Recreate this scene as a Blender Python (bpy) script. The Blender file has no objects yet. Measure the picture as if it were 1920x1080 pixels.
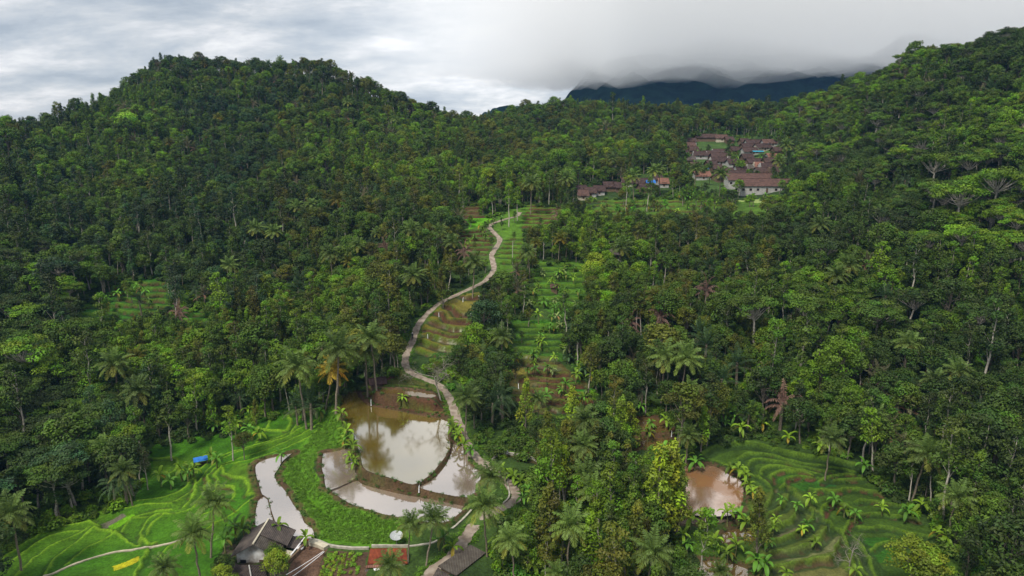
import bpy, math, random
import numpy as np
from mathutils import Vector, Matrix
rng = np.random.default_rng(7)
random.seed(7)
SC = bpy.context.scene
COL = SC.collection

# ------------------------------------------------------------------ camera
PITCH = math.radians(13.0)
F = 1280.0
cam = bpy.data.cameras.new("camera")
cam.sensor_width = 36.0
cam.lens = 24.0
cam.clip_start = 1.0
cam.clip_end = 20000.0
camo = bpy.data.objects.new("camera", cam)
COL.objects.link(camo)
camo.location = (0, 0, 0)
camo.rotation_euler = (math.pi / 2 - PITCH, 0, 0)
SC.camera = camo
CP, SP = math.cos(PITCH), math.sin(PITCH)

# ------------------------------------------------------------------ light
SUN_EL, SUN_AZ = math.radians(56), math.radians(-142)     # azimuth from +Y towards +X
w = bpy.data.worlds.new("World")
SC.world = w
w.use_nodes = True
WN, WL = w.node_tree.nodes, w.node_tree.links
WN.clear()
def wn(t, **k):
    n = WN.new(t)
    for a, b in k.items(): setattr(n, a, b)
    return n
def wmath(op, a, b=None):
    n = wn('ShaderNodeMath', operation=op)
    for i, v in enumerate((a, b)):
        if v is None: continue
        if isinstance(v, (int, float)): n.inputs[i].default_value = v
        else: WL.new(v, n.inputs[i])
    return n.outputs[0]
wo = wn('ShaderNodeOutputWorld')
bg_sky = wn('ShaderNodeBackground'); bg_cloud = wn('ShaderNodeBackground'); mixw = wn('ShaderNodeMixShader')
sky = wn('ShaderNodeTexSky', sky_type='NISHITA', sun_disc=False, sun_elevation=SUN_EL, sun_rotation=SUN_AZ)
WL.new(sky.outputs[0], bg_sky.inputs[0]); bg_sky.inputs[1].default_value = 0.12
tc = wn('ShaderNodeTexCoord'); sx = wn('ShaderNodeSeparateXYZ')
WL.new(tc.outputs['Generated'], sx.inputs[0])
zz = wmath('MAXIMUM', sx.outputs[2], 0.0)
den = wmath('ADD', zz, 0.26)
cb = wn('ShaderNodeCombineXYZ')
WL.new(wmath('DIVIDE', sx.outputs[0], den), cb.inputs[0]); WL.new(wmath('DIVIDE', sx.outputs[1], den), cb.inputs[1])
mp = wn('ShaderNodeMapping'); mp.inputs['Scale'].default_value = (0.9, 1.3, 1); mp.inputs['Location'].default_value = (3.1, 1.7, 0)
WL.new(cb.outputs[0], mp.inputs[0])
n1 = wn('ShaderNodeTexNoise'); n1.inputs['Scale'].default_value = 1.9; n1.inputs['Detail'].default_value = 7; n1.inputs['Roughness'].default_value = 0.62; n1.inputs['Distortion'].default_value = 0.15
WL.new(mp.outputs[0], n1.inputs[0])
cr = wn('ShaderNodeValToRGB')
for i, (p, c) in enumerate(((0.36, (0.42, 0.475, 0.54)), (0.45, (0.54, 0.585, 0.635)), (0.51, (0.64, 0.67, 0.70)), (0.57, (0.78, 0.79, 0.81)), (0.66, (0.97, 0.97, 0.96)))):
    e = cr.color_ramp.elements[i] if i < 2 else cr.color_ramp.elements.new(p)
    e.position = p; e.color = (*c, 1)
WL.new(n1.outputs[0], cr.inputs[0])
# brighter towards the hidden sun and overhead
sd = Vector((math.sin(SUN_AZ) * math.cos(SUN_EL), math.cos(SUN_AZ) * math.cos(SUN_EL), math.sin(SUN_EL)))
dt = wn('ShaderNodeVectorMath', operation='DOT_PRODUCT'); WL.new(tc.outputs['Generated'], dt.inputs[0]); dt.inputs[1].default_value = sd
gl = wmath('POWER', wmath('MAXIMUM', dt.outputs['Value'], 0.0), 3.0)
d2 = wn('ShaderNodeVectorMath', operation='DOT_PRODUCT'); WL.new(tc.outputs['Generated'], d2.inputs[0]); d2.inputs[1].default_value = Vector((-0.075, 1.06, 0.10)).normalized()
gl2 = wmath('POWER', wmath('MAXIMUM', d2.outputs['Value'], 0.0), 60.0)
gain = wmath('ADD', wmath('ADD', wmath('MULTIPLY', gl, 0.2), 1.08), wmath('MULTIPLY', gl2, 0.22))
WL.new(cr.outputs[0], bg_cloud.inputs[0]); WL.new(gain, bg_cloud.inputs[1])
mixw.inputs[0].default_value = 0.93
WL.new(bg_sky.outputs[0], mixw.inputs[1]); WL.new(bg_cloud.outputs[0], mixw.inputs[2]); WL.new(mixw.outputs[0], wo.inputs[0])

sl = bpy.data.lights.new("sun", 'SUN'); sl.energy = 3.7; sl.angle = math.radians(12); sl.color = (1, 0.95, 0.86)
so = bpy.data.objects.new("sun", sl); COL.objects.link(so)
so.rotation_euler = sd.to_track_quat('Z', 'Y').to_euler()

SC.view_settings.view_transform = 'Standard'
SC.view_settings.look = 'None'
SC.view_settings.gamma = 1
SC.view_settings.exposure = 0.0
SC.view_settings.use_curve_mapping = False
SC.cycles.max_bounces = 14
SC.cycles.diffuse_bounces = 1
SC.cycles.glossy_bounces = 2
SC.cycles.transmission_bounces = 4
SC.cycles.volume_bounces = 12
SC.cycles.caustics_reflective = False
SC.cycles.caustics_refractive = False

# ------------------------------------------------------------------ view helpers (photo pixels 1920 x 1080)
def ray(px, py):
    a, b = (px - 960) / F, (540 - py) / F
    return np.array([a, CP + b * SP, -SP + b * CP])
def proj(x, y, z):
    x, y, z = np.asarray(x, float), np.asarray(y, float), np.asarray(z, float)
    d = np.maximum(y * CP - z * SP, 1e-3)
    return 960 + F * x / d, 540 - F * (y * SP + z * CP) / d
def at_Y(px, py, Y):
    r = ray(px, py); return r * (Y / r[1])
def at_z(px, py, z):
    r = ray(px, py); return r * (z / r[2])

# ------------------------------------------------------------------ base terrain from control points
cols = {
 -200: [(1080,76),(1000,88),(930,98),(870,107),(800,119),(700,138),(600,161),(500,190),(400,228),(300,280),(260,305)],
 0: [(1080,83),(1000,96.5),(930,107.5),(870,118),(800,131),(700,151),(600,175),(500,205),(400,245),(300,300),(258,328)],
 150: [(1080,84),(980,101),(900,115),(850,126),(800,138),(750,149),(700,160),(650,172),(600,186),(550,202),(500,222),(450,246),(400,273),(350,303),(300,335),(250,365),(232,378)],
 300: [(1080,84),(1000,95),(950,103),(900,115),(840,130),(800,138),(700,162),(620,184),(550,206),(500,226),(450,250),(400,278),(350,308),(300,342),(250,378),(200,412),(150,445),(143,450)],
 450: [(1080,83.5),(1000,94),(900,112),(850,124),(800,137),(700,162),(600,190),(500,228),(400,281),(300,348),(200,420),(146,452)],
 600: [(1080,83),(1000,93),(900,109.5),(850,118.5),(760,142),(700,158),(650,175),(600,191),(550,208),(500,228),(450,252),(400,281),(350,315),(300,352),(250,392),(200,430),(149,452)],
 750: [(1080,82),(1000,92),(930,101),(850,114.5),(780,131),(745,138),(700,148),(650,167),(600,181),(550,198),(500,218),(450,245),(400,278),(350,318),(300,365),(250,420),(206,462)],
 900: [(1080,81),(1000,91),(900,104.5),(850,114.5),(800,125),(750,136),(700,148),(650,166),(600,179),(550,195),(500,213),(450,240),(400,277),(350,324),(300,397),(250,490),(240,545)],
 1000: [(1080,81),(900,106),(800,126),(700,148),(600,180),(500,216),(400,280),(300,397),(250,480),(222,530)],
 1100: [(1080,81),(1000,91),(900,106),(850,115),(800,126),(750,138),(700,149),(650,164),(600,181),(550,199),(500,220),(450,247),(400,283),(350,332),(300,398),(250,470),(214,528)],
 1250: [(1080,82),(950,99),(850,117),(800,128),(750,140),(700,152),(650,166),(600,180),(550,197),(500,217),(450,243),(400,280),(350,328),(300,392),(250,462),(222,500)],
 1400: [(1080,83),(950,100),(900,109),(850,118),(800,128),(700,150),(600,177),(500,212),(450,237),(400,270),(350,318),(300,385),(250,455),(218,498)],
 1550: [(1080,84),(950,101.5),(900,109.5),(850,117),(800,126),(700,146),(600,169),(500,198),(400,245),(300,325),(250,380),(192,440)],
 1700: [(1080,83),(1000,94),(950,101.5),(900,109.5),(850,117.5),(800,125),(700,143),(600,162),(500,187),(400,225),(300,275),(200,330),(132,370)],
 1850: [(1080,82),(950,98),(850,112),(700,136),(600,152),(500,172),(400,200),(300,235),(200,275),(102,325)],
 1930: [(1080,81),(900,102),(700,132),(500,165),(300,225),(98,305)],
 2200: [(1080,78),(900,96),(700,120),(500,148),(300,196),(140,248),(60,275)],
}
C = []
for px, rows in cols.items():
    for py, Y in rows:
        p = at_Y(px, py, Y); C.append((p[0] / p[1], math.log(p[1]), p[2]))
    t, l, z = C[-1]
    C.append((t, l + 0.16, z - 6)); C.append((t, l + 0.5, z - 35)); C.append((t, math.log(1300), -30))
    t, l, z = C[-len(rows) - 3]
    C.append((t, math.log(45), -62))
C = np.array(C)
def tps(r2): return 0.5 * r2 * np.log(r2 + 1e-9)
TX = 1.6
X = np.c_[C[:, 0] * TX, C[:, 1]]
n = len(X)
K = tps(((X[:, None] - X[None]) ** 2).sum(-1)) + np.eye(n) * 2e-4
P = np.c_[np.ones(n), X]
A = np.block([[K, P], [P.T, np.zeros((3, 3))]])
sol = np.linalg.solve(A, np.r_[C[:, 2], np.zeros(3)])
def base_h(t, l):
    out = np.empty(t.shape)
    tf, lf, of = t.ravel() * TX, l.ravel(), out.ravel()
    for i in range(0, tf.size, 20000):
        s = slice(i, i + 20000)
        r2 = (tf[s, None] - X[:, 0]) ** 2 + (lf[s, None] - X[:, 1]) ** 2
        of[s] = tps(r2) @ sol[:n] + sol[n] + sol[n + 1] * tf[s] + sol[n + 2] * lf[s]
    return out
NT, NL = 1120, 1450
T0, T1, L0, L1 = -1.15, 1.15, math.log(56), math.log(1000)
cT, cL = np.meshgrid(np.linspace(T0, T1, 210), np.linspace(L0, L1, 180))
cH = base_h(cT, cL)
def bilin(G, t, l):
    h, w_ = G.shape
    u = np.clip((np.asarray(t) - T0) / (T1 - T0) * (w_ - 1), 0, w_ - 1.001); v = np.clip((np.asarray(l) - L0) / (L1 - L0) * (h - 1), 0, h - 1.001)
    i, j = u.astype(int), v.astype(int); a, b = u - i, v - j
    return G[j, i] * (1 - a) * (1 - b) + G[j, i + 1] * a * (1 - b) + G[j + 1, i] * (1 - a) * b + G[j + 1, i + 1] * a * b
gT, gL = np.meshgrid(np.linspace(T0, T1, NT), np.linspace(L0, L1, NL))
H = bilin(cH, gT, gL)
GY = np.exp(gL); GX = gT * GY
def vnoise(x, y, s, seed=0):
    """value noise, world space"""
    x = np.asarray(x) / s + 1000.5 + seed * 17.3; y = np.asarray(y) / s + 1000.5 + seed * 7.7
    i, j = np.floor(x).astype(np.int64), np.floor(y).astype(np.int64); a, b = x - i, y - j
    a = a * a * (3 - 2 * a); b = b * b * (3 - 2 * b)
    def h(i, j):
        v = (i * 374761393 + j * 668265263 + seed * 1442695) & 0x7fffffff
        v = ((v ^ (v >> 13)) * 1274126177) & 0x7fffffff
        return ((v ^ (v >> 16)) & 0xffff) / 65535.0
    return (h(i, j) * (1 - a) + h(i + 1, j) * a) * (1 - b) + (h(i, j + 1) * (1 - a) + h(i + 1, j + 1) * a) * b
def hgt(x, y, G=None):
    y = np.maximum(np.asarray(y, float), 57)
    return bilin(H if G is None else G, np.asarray(x) / y, np.log(y))
def cast(px, py, off=0.0, G=None):
    """first point along the pixel's ray at height ground + off"""
    r = ray(px, py)
    Y = np.exp(np.linspace(math.log(60), math.log(1100), 900))
    p = r[None] * (Y / r[1])[:, None]
    g = p[:, 2] - (hgt(p[:, 0], p[:, 1], G) + off)
    k = np.nonzero(g < 0)[0]
    if len(k) == 0 or k[0] == 0: return None
    k = k[0]; f = g[k - 1] / (g[k - 1] - g[k]); Yh = Y[k - 1] + f * (Y[k] - Y[k - 1])
    q = r * (Yh / r[1]); q[2] -= off
    return q
H0 = H.copy()
def cast_line(pts): return np.array([cast(a, b, 0, H0) for a, b in pts])
def catmull(P, n=6):
    P = np.asarray(P, float); out = []
    for i in range(len(P) - 1):
        p0, p1, p2, p3 = P[max(i - 1, 0)], P[i], P[i + 1], P[min(i + 2, len(P) - 1)]
        for k in range(n):
            t = k / n
            out.append(0.5 * ((2 * p1) + (-p0 + p2) * t + (2 * p0 - 5 * p1 + 4 * p2 - p3) * t * t + (-p0 + 3 * p1 - 3 * p2 + p3) * t ** 3))
    out.append(P[-1]); return np.array(out)
def seg_dist(x, y, L, closed=False):
    """distance, signed side, and interpolated third value of polyline L (n x 3) for points"""
    best = np.full(x.shape, 1e9); side = np.zeros(x.shape); val = np.zeros(x.shape)
    m = len(L) if closed else len(L) - 1
    for i in range(m):
        a, b = L[i], L[(i + 1) % len(L)]
        dx, dy = b[0] - a[0], b[1] - a[1]; ll = dx * dx + dy * dy + 1e-12
        t = np.clip(((x - a[0]) * dx + (y - a[1]) * dy) / ll, 0, 1)
        d = np.hypot(x - a[0] - t * dx, y - a[1] - t * dy)
        k = d < best
        best = np.where(k, d, best)
        side = np.where(k, np.sign(dx * (y - a[1]) - dy * (x - a[0])), side)
        val = np.where(k, a[2] + t * (b[2] - a[2]), val)
    return best, side, val
def inside(x, y, P):
    c = np.zeros(x.shape, bool); n = len(P)
    for i in range(n):
        x1, y1 = P[i][:2]; x2, y2 = P[(i + 1) % n][:2]
        k = ((y1 > y) != (y2 > y)) & (x < (x2 - x1) * (y - y1) / (y2 - y1 + 1e-12) + x1)
        c ^= k
    return c
def window(L, R):
    x0, x1, y0, y1 = L[:, 0].min() - R, L[:, 0].max() + R, L[:, 1].min() - R, L[:, 1].max() + R
    k = np.nonzero((GX > x0) & (GX < x1) & (GY > y0) & (GY < y1))
    return k

# ground colour layers (surface albedo, plus painted shade lines under the near-field bunds), wetness
GC = np.zeros(H.shape + (3,)); WET = np.zeros(H.shape)
nz = vnoise(GX, GY, 9, 1)[..., None]
GC[:] = np.array([0.020, 0.040, 0.010]) * (1 - nz) + np.array([0.045, 0.085, 0.014]) * nz
def paint(k, col, a=1.0):
    a = np.asarray(a)[..., None] if np.ndim(a) else a
    GC[k] = GC[k] * (1 - a) + np.array(col) * a
RICE = (0.038, 0.120, 0.005); RICE2 = (0.070, 0.150, 0.008); BUND = (0.115, 0.245, 0.012); SOIL = (0.075, 0.036, 0.018); GRASS = (0.075, 0.185, 0.010)
MUD = (0.135, 0.115, 0.011); DRY = (0.12, 0.12, 0.028)
zones = [
 ([(-60,1110),(-60,1050),(0,1030),(60,1000),(110,980),(160,962),(215,950),(250,940),(262,905),(272,870),(275,850),(290,832),(330,820),(400,816),(470,798),(510,773),(545,765),(572,778),(612,764),(590,800),(560,850),(500,870),(480,930),(482,985),(440,1010),(400,1110)], RICE, 0),
 ([(610,764),(640,750),(650,790),(680,870),(690,890),(670,900),(600,840),(590,900),(640,960),(760,985),(770,1015),(700,1028),(600,1016),(588,1010),(570,975),(520,890),(535,862),(560,845),(590,800)], GRASS, 0),
 ([(283,862),(321,860),(332,868),(328,880),(317,887),(280,885)], RICE2, 0), ([(440,870),(478,865),(482,930),(466,934),(456,907),(420,889)], RICE2, 0),
 ([(189,981),(233,963),(241,966),(218,981),(197,990)], (0.12, 0.11, 0.075), 0.5), ([(206,984),(213,991),(262,968),(252,962)], (0.12, 0.30, 0.008), 0),
 ([(211,1060),(215,1069),(256,1056),(257,1045)], (0.32, 0.30, 0.01), 0),
 ([(700,700),(760,690),(800,715),(850,735),(860,790),(780,780),(690,765),(668,748),(680,720)], (0.07, 0.075, 0.016), 0), ([(690,703),(735,690),(752,705),(720,715)], SOIL, 0),
 ([(690,742),(715,738),(855,760),(850,782),(780,780),(690,764)], SOIL, 0), ([(712,729),(812,738),(808,749),(700,738)], (0.14,0.11,0.06), 0.6),
 ([(708,742),(752,747),(755,752),(720,750)], (0.09, 0.36, 0.006), 0), ([(760,750),(812,752),(812,760),(762,758)], MUD, 0.5),
 ([(838,560),(905,545),(893,575),(885,600),(892,636),(872,660),(800,668),(775,660),(780,635),(795,600),(815,580)], MUD, 0.75),
 ([(655,737),(664,737),(668,742),(662,748),(656,745)], (0.1, 0.36, 0.01), 0),
 ([(1180,772),(1262,790),(1268,850),(1240,850),(1190,850),(1150,820)], (0.075,0.05,0.014), 0.6),
 ([(1319,854),(1365,835),(1396,830),(1433,836),(1474,847),(1560,862),(1610,880),(1670,925),(1710,970),(1790,1010),(1820,1080),(1660,1110),(1540,1110),(1400,1110),(1310,1110),(1290,990),(1392,990),(1400,930),(1390,900),(1340,870)], (0.042, 0.082, 0.009), 0),
 ([(1400,940),(1451,917),(1505,930),(1560,987),(1625,1040),(1650,1110),(1400,1110),(1312,1110),(1312,1045),(1400,1040),(1430,1000)], (0.075, 0.105, 0.014), 0.25),
 ([(1392,1110),(1400,1075),(1480,1058),(1560,1050),(1600,1080),(1620,1110)], DRY, 0.45), ([(1455,1040),(1500,1026),(1530,1018),(1560,1000),(1580,1010),(1560,1040),(1480,1055)], (0.13,0.14,0.05), 0.35),
 ([(1446,1000),(1480,988),(1500,962),(1510,975),(1490,998),(1455,1010)], (0.12,0.11,0.05), 0.35),
 ([(1480,912),(1510,904),(1560,906),(1555,918),(1500,922)], (0.028,0.09,0.008), 0), ([(1600,1010),(1650,1005),(1690,1022),(1680,1050),(1650,1060),(1625,1040)], (0.028,0.095,0.008), 0), ([(1446,900),(1470,885),(1520,892),(1470,912)], (0.03,0.09,0.008), 0),
 ([(1530,905),(1570,903),(1572,915),(1535,915)], (0.020,0.09,0.014), 0.3),
 ([(960,600),(1050,600),(1055,675),(975,668),(965,640)], (0.040, 0.108, 0.009), 0), ([(1000,602),(1030,604),(1048,618),(1030,620),(1000,608)], (0.05,0.17,0.008), 0),
 ([(968,668),(1045,672),(1070,700),(1115,735),(1115,775),(990,775),(955,740),(960,690)], (0.085,0.070,0.014), 0.55), ([(1060,712),(1085,713),(1085,722),(1050,722)], (0.025,0.13,0.01), 0), ([(1065,728),(1110,728),(1108,740),(1070,738)], (0.025,0.13,0.01), 0),
 ([(975,668),(1000,672),(1038,673),(1035,678),(985,676)], MUD, 0.6), ([(970,690),(1000,696),(985,712),(965,715)], MUD, 0.6),
 ([(1000,490),(1100,490),(1108,560),(1060,595),(1010,575),(998,530)], (0.058, 0.145, 0.010), 0),
 ([(862,432),(905,420),(925,430),(930,455),(920,500),(880,490),(866,470)], (0.075,0.13,0.018), 0), ([(935,400),(980,382),(1065,382),(1062,420),(985,440),(975,512),(930,512),(925,485),(940,450),(925,425)], (0.07, 0.15, 0.012), 0),
 ([(866,378),(905,384),(902,414),(866,412)], (0.10,0.07,0.03), 0), ([(870,412),(915,405),(930,400),(915,420),(880,430)], (0.10, 0.29, 0.01), 0),
 ([(110,612),(120,585),(190,558),(230,528),(300,515),(335,572),(290,595),(210,598)], (0.030, 0.105, 0.008), 0), ([(335,600),(345,578),(400,578),(398,605)], (0.04,0.17,0.01), 0),
 ([(400,500),(560,490),(560,520),(400,530)], (0.04,0.085,0.012), 0), ([(300,520),(380,505),(440,525),(400,560),(330,560)], (0.035,0.07,0.01), 0),
 ([(1285,250),(1480,250),(1500,300),(1480,345),(1340,372),(1290,350)], (0.045,0.085,0.018), 0), ([(1380,376),(1440,372),(1440,386),(1385,390)], (0.25,0.32,0.10), 0), ([(1150,372),(1280,368),(1400,378),(1500,385),(1430,410),(1200,405),(1100,398)], (0.06,0.12,0.012), 0), ([(1460,228),(1550,232),(1545,240),(1465,238)], (0.12,0.2,0.03), 0),
 ([(1700,560),(1790,585),(1850,640),(1920,700),(1930,760),(1850,720),(1780,640),(1700,590)], (0.045,0.12,0.01), 0),
 ([(540,1110),(541,1058),(575,1018),(618,1028),(600,1060),(585,1110)], (0.12,0.07,0.045), 0), ([(600,1060),(618,1034),(692,1036),(686,1110),(580,1110)], (0.09,0.055,0.032), 0),
 ([(420,1010),(470,1045),(530,1050),(540,1080),(400,1080)], (0.06,0.05,0.03), 0),
 ([(970,865),(1000,800),(1010,800),(1020,840),(1005,865),(980,860)], SOIL, 0),
]
for pts, col, wet in zones:
    L = np.array([q for q in (cast(a, b, 0, H0) if b < 1080 else at_z(a, b, -60.5) for a, b in pts) if q is not None])
    k = window(L, 2); x, y = GX[k], GY[k]
    wob = 0.5
    ins = inside(x + (vnoise(x, y, 2.2, 5) - .5) * wob * 2, y + (vnoise(x, y, 2.2, 6) - .5) * wob * 2, L)
    kk = (k[0][ins], k[1][ins])
    v = vnoise(x, y, 5, 3)[ins]; v2 = vnoise(x, y, 0.9, 4)[ins]
    c = np.array(col)[None] * (0.72 + 0.36 * v + 0.26 * v2)[:, None]
    if col == RICE:
        h_ = np.clip(vnoise(x, y, 8, 15)[ins] * 2.6 - .9, 0, 1)[:, None]; c = c * (1 - h_ * .6) + np.array([0.075, .145, .008]) * h_ * .6
    GC[kk] = c; WET[kk] = wet

def rows(x0, x1, ys, wob=2.0, H_=0.8, R=2.5, soil=0.6, seed=0, tilt=0):
    r = random.Random(seed); out = []
    for y in ys:
        n_ = max(3, int((x1 - x0) / 14)); j0, j1 = r.uniform(-8, 8), r.uniform(-8, 8)
        out.append(([(x0 + j0 + (x1 - x0 + j1 - j0) * i / n_, y + tilt * i / n_ + r.uniform(-wob, wob)) for i in range(n_ + 1)], H_, R, soil))
    return out
# (pixels, step height with the near side lower, reach, soil share of the riser)
lines = [
 ([(600,783),(560,806),(540,818),(495,835),(440,850),(405,868),(385,885),(370,905),(352,925),(330,938),(290,945),(240,955)], -.4, 2.5, 0),
 ([(600,792),(570,812),(520,836),(480,850),(430,866),(400,880),(385,905),(378,925),(366,945),(350,958),(300,966),(255,972)], -.4, 2.5, 0),
 ([(604,798),(575,822),(530,842),(470,862),(425,873),(405,884)], -.3, 2, 0),
 ([(560,800),(530,815),(500,828),(450,842),(400,860),(370,882),(355,900),(340,918),(310,932),(262,938)], -.4, 2.5, 0),
 ([(387,895),(395,913),(431,914),(437,930),(423,948),(400,958),(380,965)], .5, 3, .35),
 ([(415,881),(419,889),(440,899),(456,907),(464,923),(466,934),(482,938)], .45, 3, .25),
 ([(480,938),(455,952),(420,972),(398,985)], -.3, 2.5, 0), ([(420,975),(390,990),(360,1010)], -.3, 2.5, 0),
 ([(410,880),(402,892),(405,905),(398,922)], .3, 2, .2), ([(362,895),(365,912),(358,932),(345,950)], .3, 2, .2),
 ([(495,811),(505,809),(537,807),(546,789),(541,777)], .3, 2, .2), ([(513,777),(505,789),(497,807),(488,817),(478,830)], .4, 2, 0), ([(560,785),(552,800),(545,812)], .3, 2, 0),
 ([(275,862),(321,860),(332,868),(328,880),(317,887)], .3, 2, .1),
 ([(-40,1055),(0,1036),(39,1015),(104,981),(166,966),(220,956),(320,945)], -.4, 2.5, 0), ([(-40,1068),(0,1049),(52,1015),(109,989),(166,979)], -.35, 2.2, 0),
 ([(-30,1080),(0,1064),(65,1020),(111,1000),(168,992)], -.35, 2.2, 0), ([(29,1080),(65,1046),(104,1020),(166,992)], -.35, 2.2, 0),
 ([(78,1080),(104,1046),(145,1015),(176,992),(200,996),(223,1000)], -.35, 2.5, 0), ([(124,1059),(161,1028),(220,1002)], -.35, 2.5, 0),
 ([(174,979),(197,992),(223,1002),(233,987),(259,966),(320,955)], -.35, 2.2, .1), ([(223,1002),(249,1020),(259,1023),(259,1007),(272,981),(293,968),(320,966)], -.35, 2.2, .1),
 ([(272,1005),(280,987),(301,971)], -.3, 2, 0), ([(253,1080),(270,1050),(277,1033)], -.4, 2.5, 0), ([(298,1047),(310,1030),(327,1020)], -.4, 2.5, 0), ([(262,1010),(275,1024),(290,1020)], .2, 1.5, .2),
 ([(1319,854),(1337,844),(1365,835),(1396,832),(1433,838),(1474,849),(1510,858),(1560,864),(1600,872)], .9, 3, 0),
 ([(1386,865),(1402,853),(1425,852),(1448,854),(1469,862),(1505,870),(1560,878),(1600,885)], .5, 2.2, .1), ([(1402,886),(1407,870),(1422,863),(1453,865),(1479,869),(1521,880),(1560,886)], .5, 2, .2),
 ([(1430,888),(1433,880),(1448,875),(1472,878),(1495,883),(1531,889)], .4, 1.8, .2), ([(1446,904),(1448,893),(1469,883),(1490,884),(1518,891)], .4, 1.8, .4), ([(1472,914),(1474,901),(1492,895),(1521,896)], .5, 1.8, .5),
 ([(1329,862),(1376,883),(1422,899),(1453,917),(1479,914),(1505,940),(1523,961),(1560,987),(1600,1015),(1625,1040),(1650,1075)], .5, 3, 0),
 ([(1427,899),(1443,912),(1451,924),(1446,940),(1433,953),(1410,965)], .7, 2.5, .2), ([(1479,930),(1469,950),(1448,961),(1425,972)], .7, 2.5, .2), ([(1495,950),(1492,971),(1479,984),(1453,992),(1430,1000)], .8, 2.5, .2),
 ([(1526,966),(1518,987),(1500,1000),(1461,1013),(1440,1020)], .9, 2.5, .15), ([(1552,992),(1531,1020),(1513,1026),(1479,1036),(1448,1042)], .9, 2.5, .2), ([(1575,1020),(1560,1049),(1531,1052),(1500,1057),(1461,1064),(1430,1072)], .9, 2.5, .3),
 ([(1589,1002),(1594,1033),(1604,1059),(1612,1080)], .4, 2, 0), ([(1604,1007),(1620,1028),(1636,1059),(1648,1080)], .4, 2, 0), ([(1636,1033),(1648,1023),(1672,1019),(1690,1022)], .4, 2, .2), ([(1580,1000),(1600,1030),(1625,1075)], .4, 2, 0),
 ([(1610,989),(1641,992),(1661,990),(1700,1000),(1750,1010)], .5, 2, .1), ([(1607,943),(1625,940),(1656,944),(1682,948),(1710,955)], .5, 2, .3), ([(1560,948),(1584,948),(1594,966),(1636,965),(1687,970),(1720,978)], .5, 2, .3),
 ([(1545,966),(1545,956),(1555,948)], .4, 1.5, .6), ([(1566,901),(1594,900),(1625,898),(1646,904),(1680,920)], .5, 2, .3), ([(1520,920),(1560,922),(1600,918),(1640,925),(1690,935)], .5, 2, .4), ([(1585,1000),(1592,985),(1608,975)], .4, 1.5, .6), ([(1540,905),(1560,893),(1600,890)], .4, 1.8, .3),
 ([(861,555),(880,558),(909,554)], 1.2, 2.5, .6), ([(837,574),(850,578),(859,589),(870,592),(888,591)], 1.3, 2.5, .7), ([(813,586),(831,589),(835,599),(846,603),(888,603)], 1.3, 2.5, .7),
 ([(802,599),(817,606),(833,612),(854,618),(885,618)], 1.2, 2.5, .4), ([(790,618),(820,622),(845,630),(880,628)], .8, 2.5, .9), ([(800,628),(824,636),(846,641),(869,641),(887,634)], 1.4, 2.5, .3), ([(787,639),(806,647),(828,654),(854,655),(885,655)], 1.4, 2.5, .3), ([(778,652),(793,661),(813,667),(840,668)], 1, 2.5, .4),
 ([(668,748),(700,757),(760,766),(850,779)], 1.0, 2.2, .9), ([(690,740),(740,750),(812,757),(850,765)], .8, 2, 1), ([(690,728),(740,727),(812,735)], .7, 2, .5),
 ([(978,668),(1007,672),(1040,673)], .8, 2.4, .3), ([(976,679),(1007,686),(1042,690)], 1, 2.4, .4), ([(997,700),(1023,703),(1062,703)], .9, 2.4, 1), ([(975,712),(1000,706),(1030,713),(1070,711)], .9, 2.4, .9), ([(1010,723),(1050,724),(1090,722)], .8, 2.4, .7), ([(985,735),(1020,730),(1060,742),(1100,740)], .8, 2.4, .8), ([(960,745),(1000,750),(1060,755),(1110,752)], .8, 2.4, .7),
 ([(922,862),(935,853),(955,851),(985,857),(1018,868)], .8, 2, .3),
]
lines += rows(968, 1048, (611, 621, 632, 644, 655), 1.2, .9, 2.4, .12, 11) + rows(1003, 1100, (497, 506, 515, 525, 536, 548, 560, 573), 1.5, .9, 2.4, .1, 12)
lines += rows(868, 925, (434, 442, 450, 458, 467, 476), 1.2, .9, 2.4, .7, 13) + rows(936, 980, (448, 456, 464, 473, 482, 492), 1, .8, 2.4, .3, 14) + rows(982, 1062, (387, 392, 398, 404, 410, 417, 425), 1, .9, 2.6, .6, 15) + rows(866, 904, (383, 390, 398, 406), 1, .9, 2.6, .9, 16)
lines += rows(215, 310, (530, 540, 551, 562, 573, 585), 1.5, .9, 2.4, .35, 17, 3) + rows(125, 210, (575, 588, 600), 2, .8, 2.4, .1, 18) + rows(335, 398, (582, 592, 602), 1.5, .8, 2.4, .3, 19) + rows(390, 560, (498, 508, 518), 2, .8, 2.4, .4, 20, -3)
lines += rows(1110, 1340, (378, 386, 395, 404), 1.5, .8, 2.4, .4, 21) + rows(1190, 1265, (790, 808, 826), 3, .6, 2, .6, 22) + rows(1010, 1100, (770, 785, 800), 3, .7, 2, .4, 23)
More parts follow.
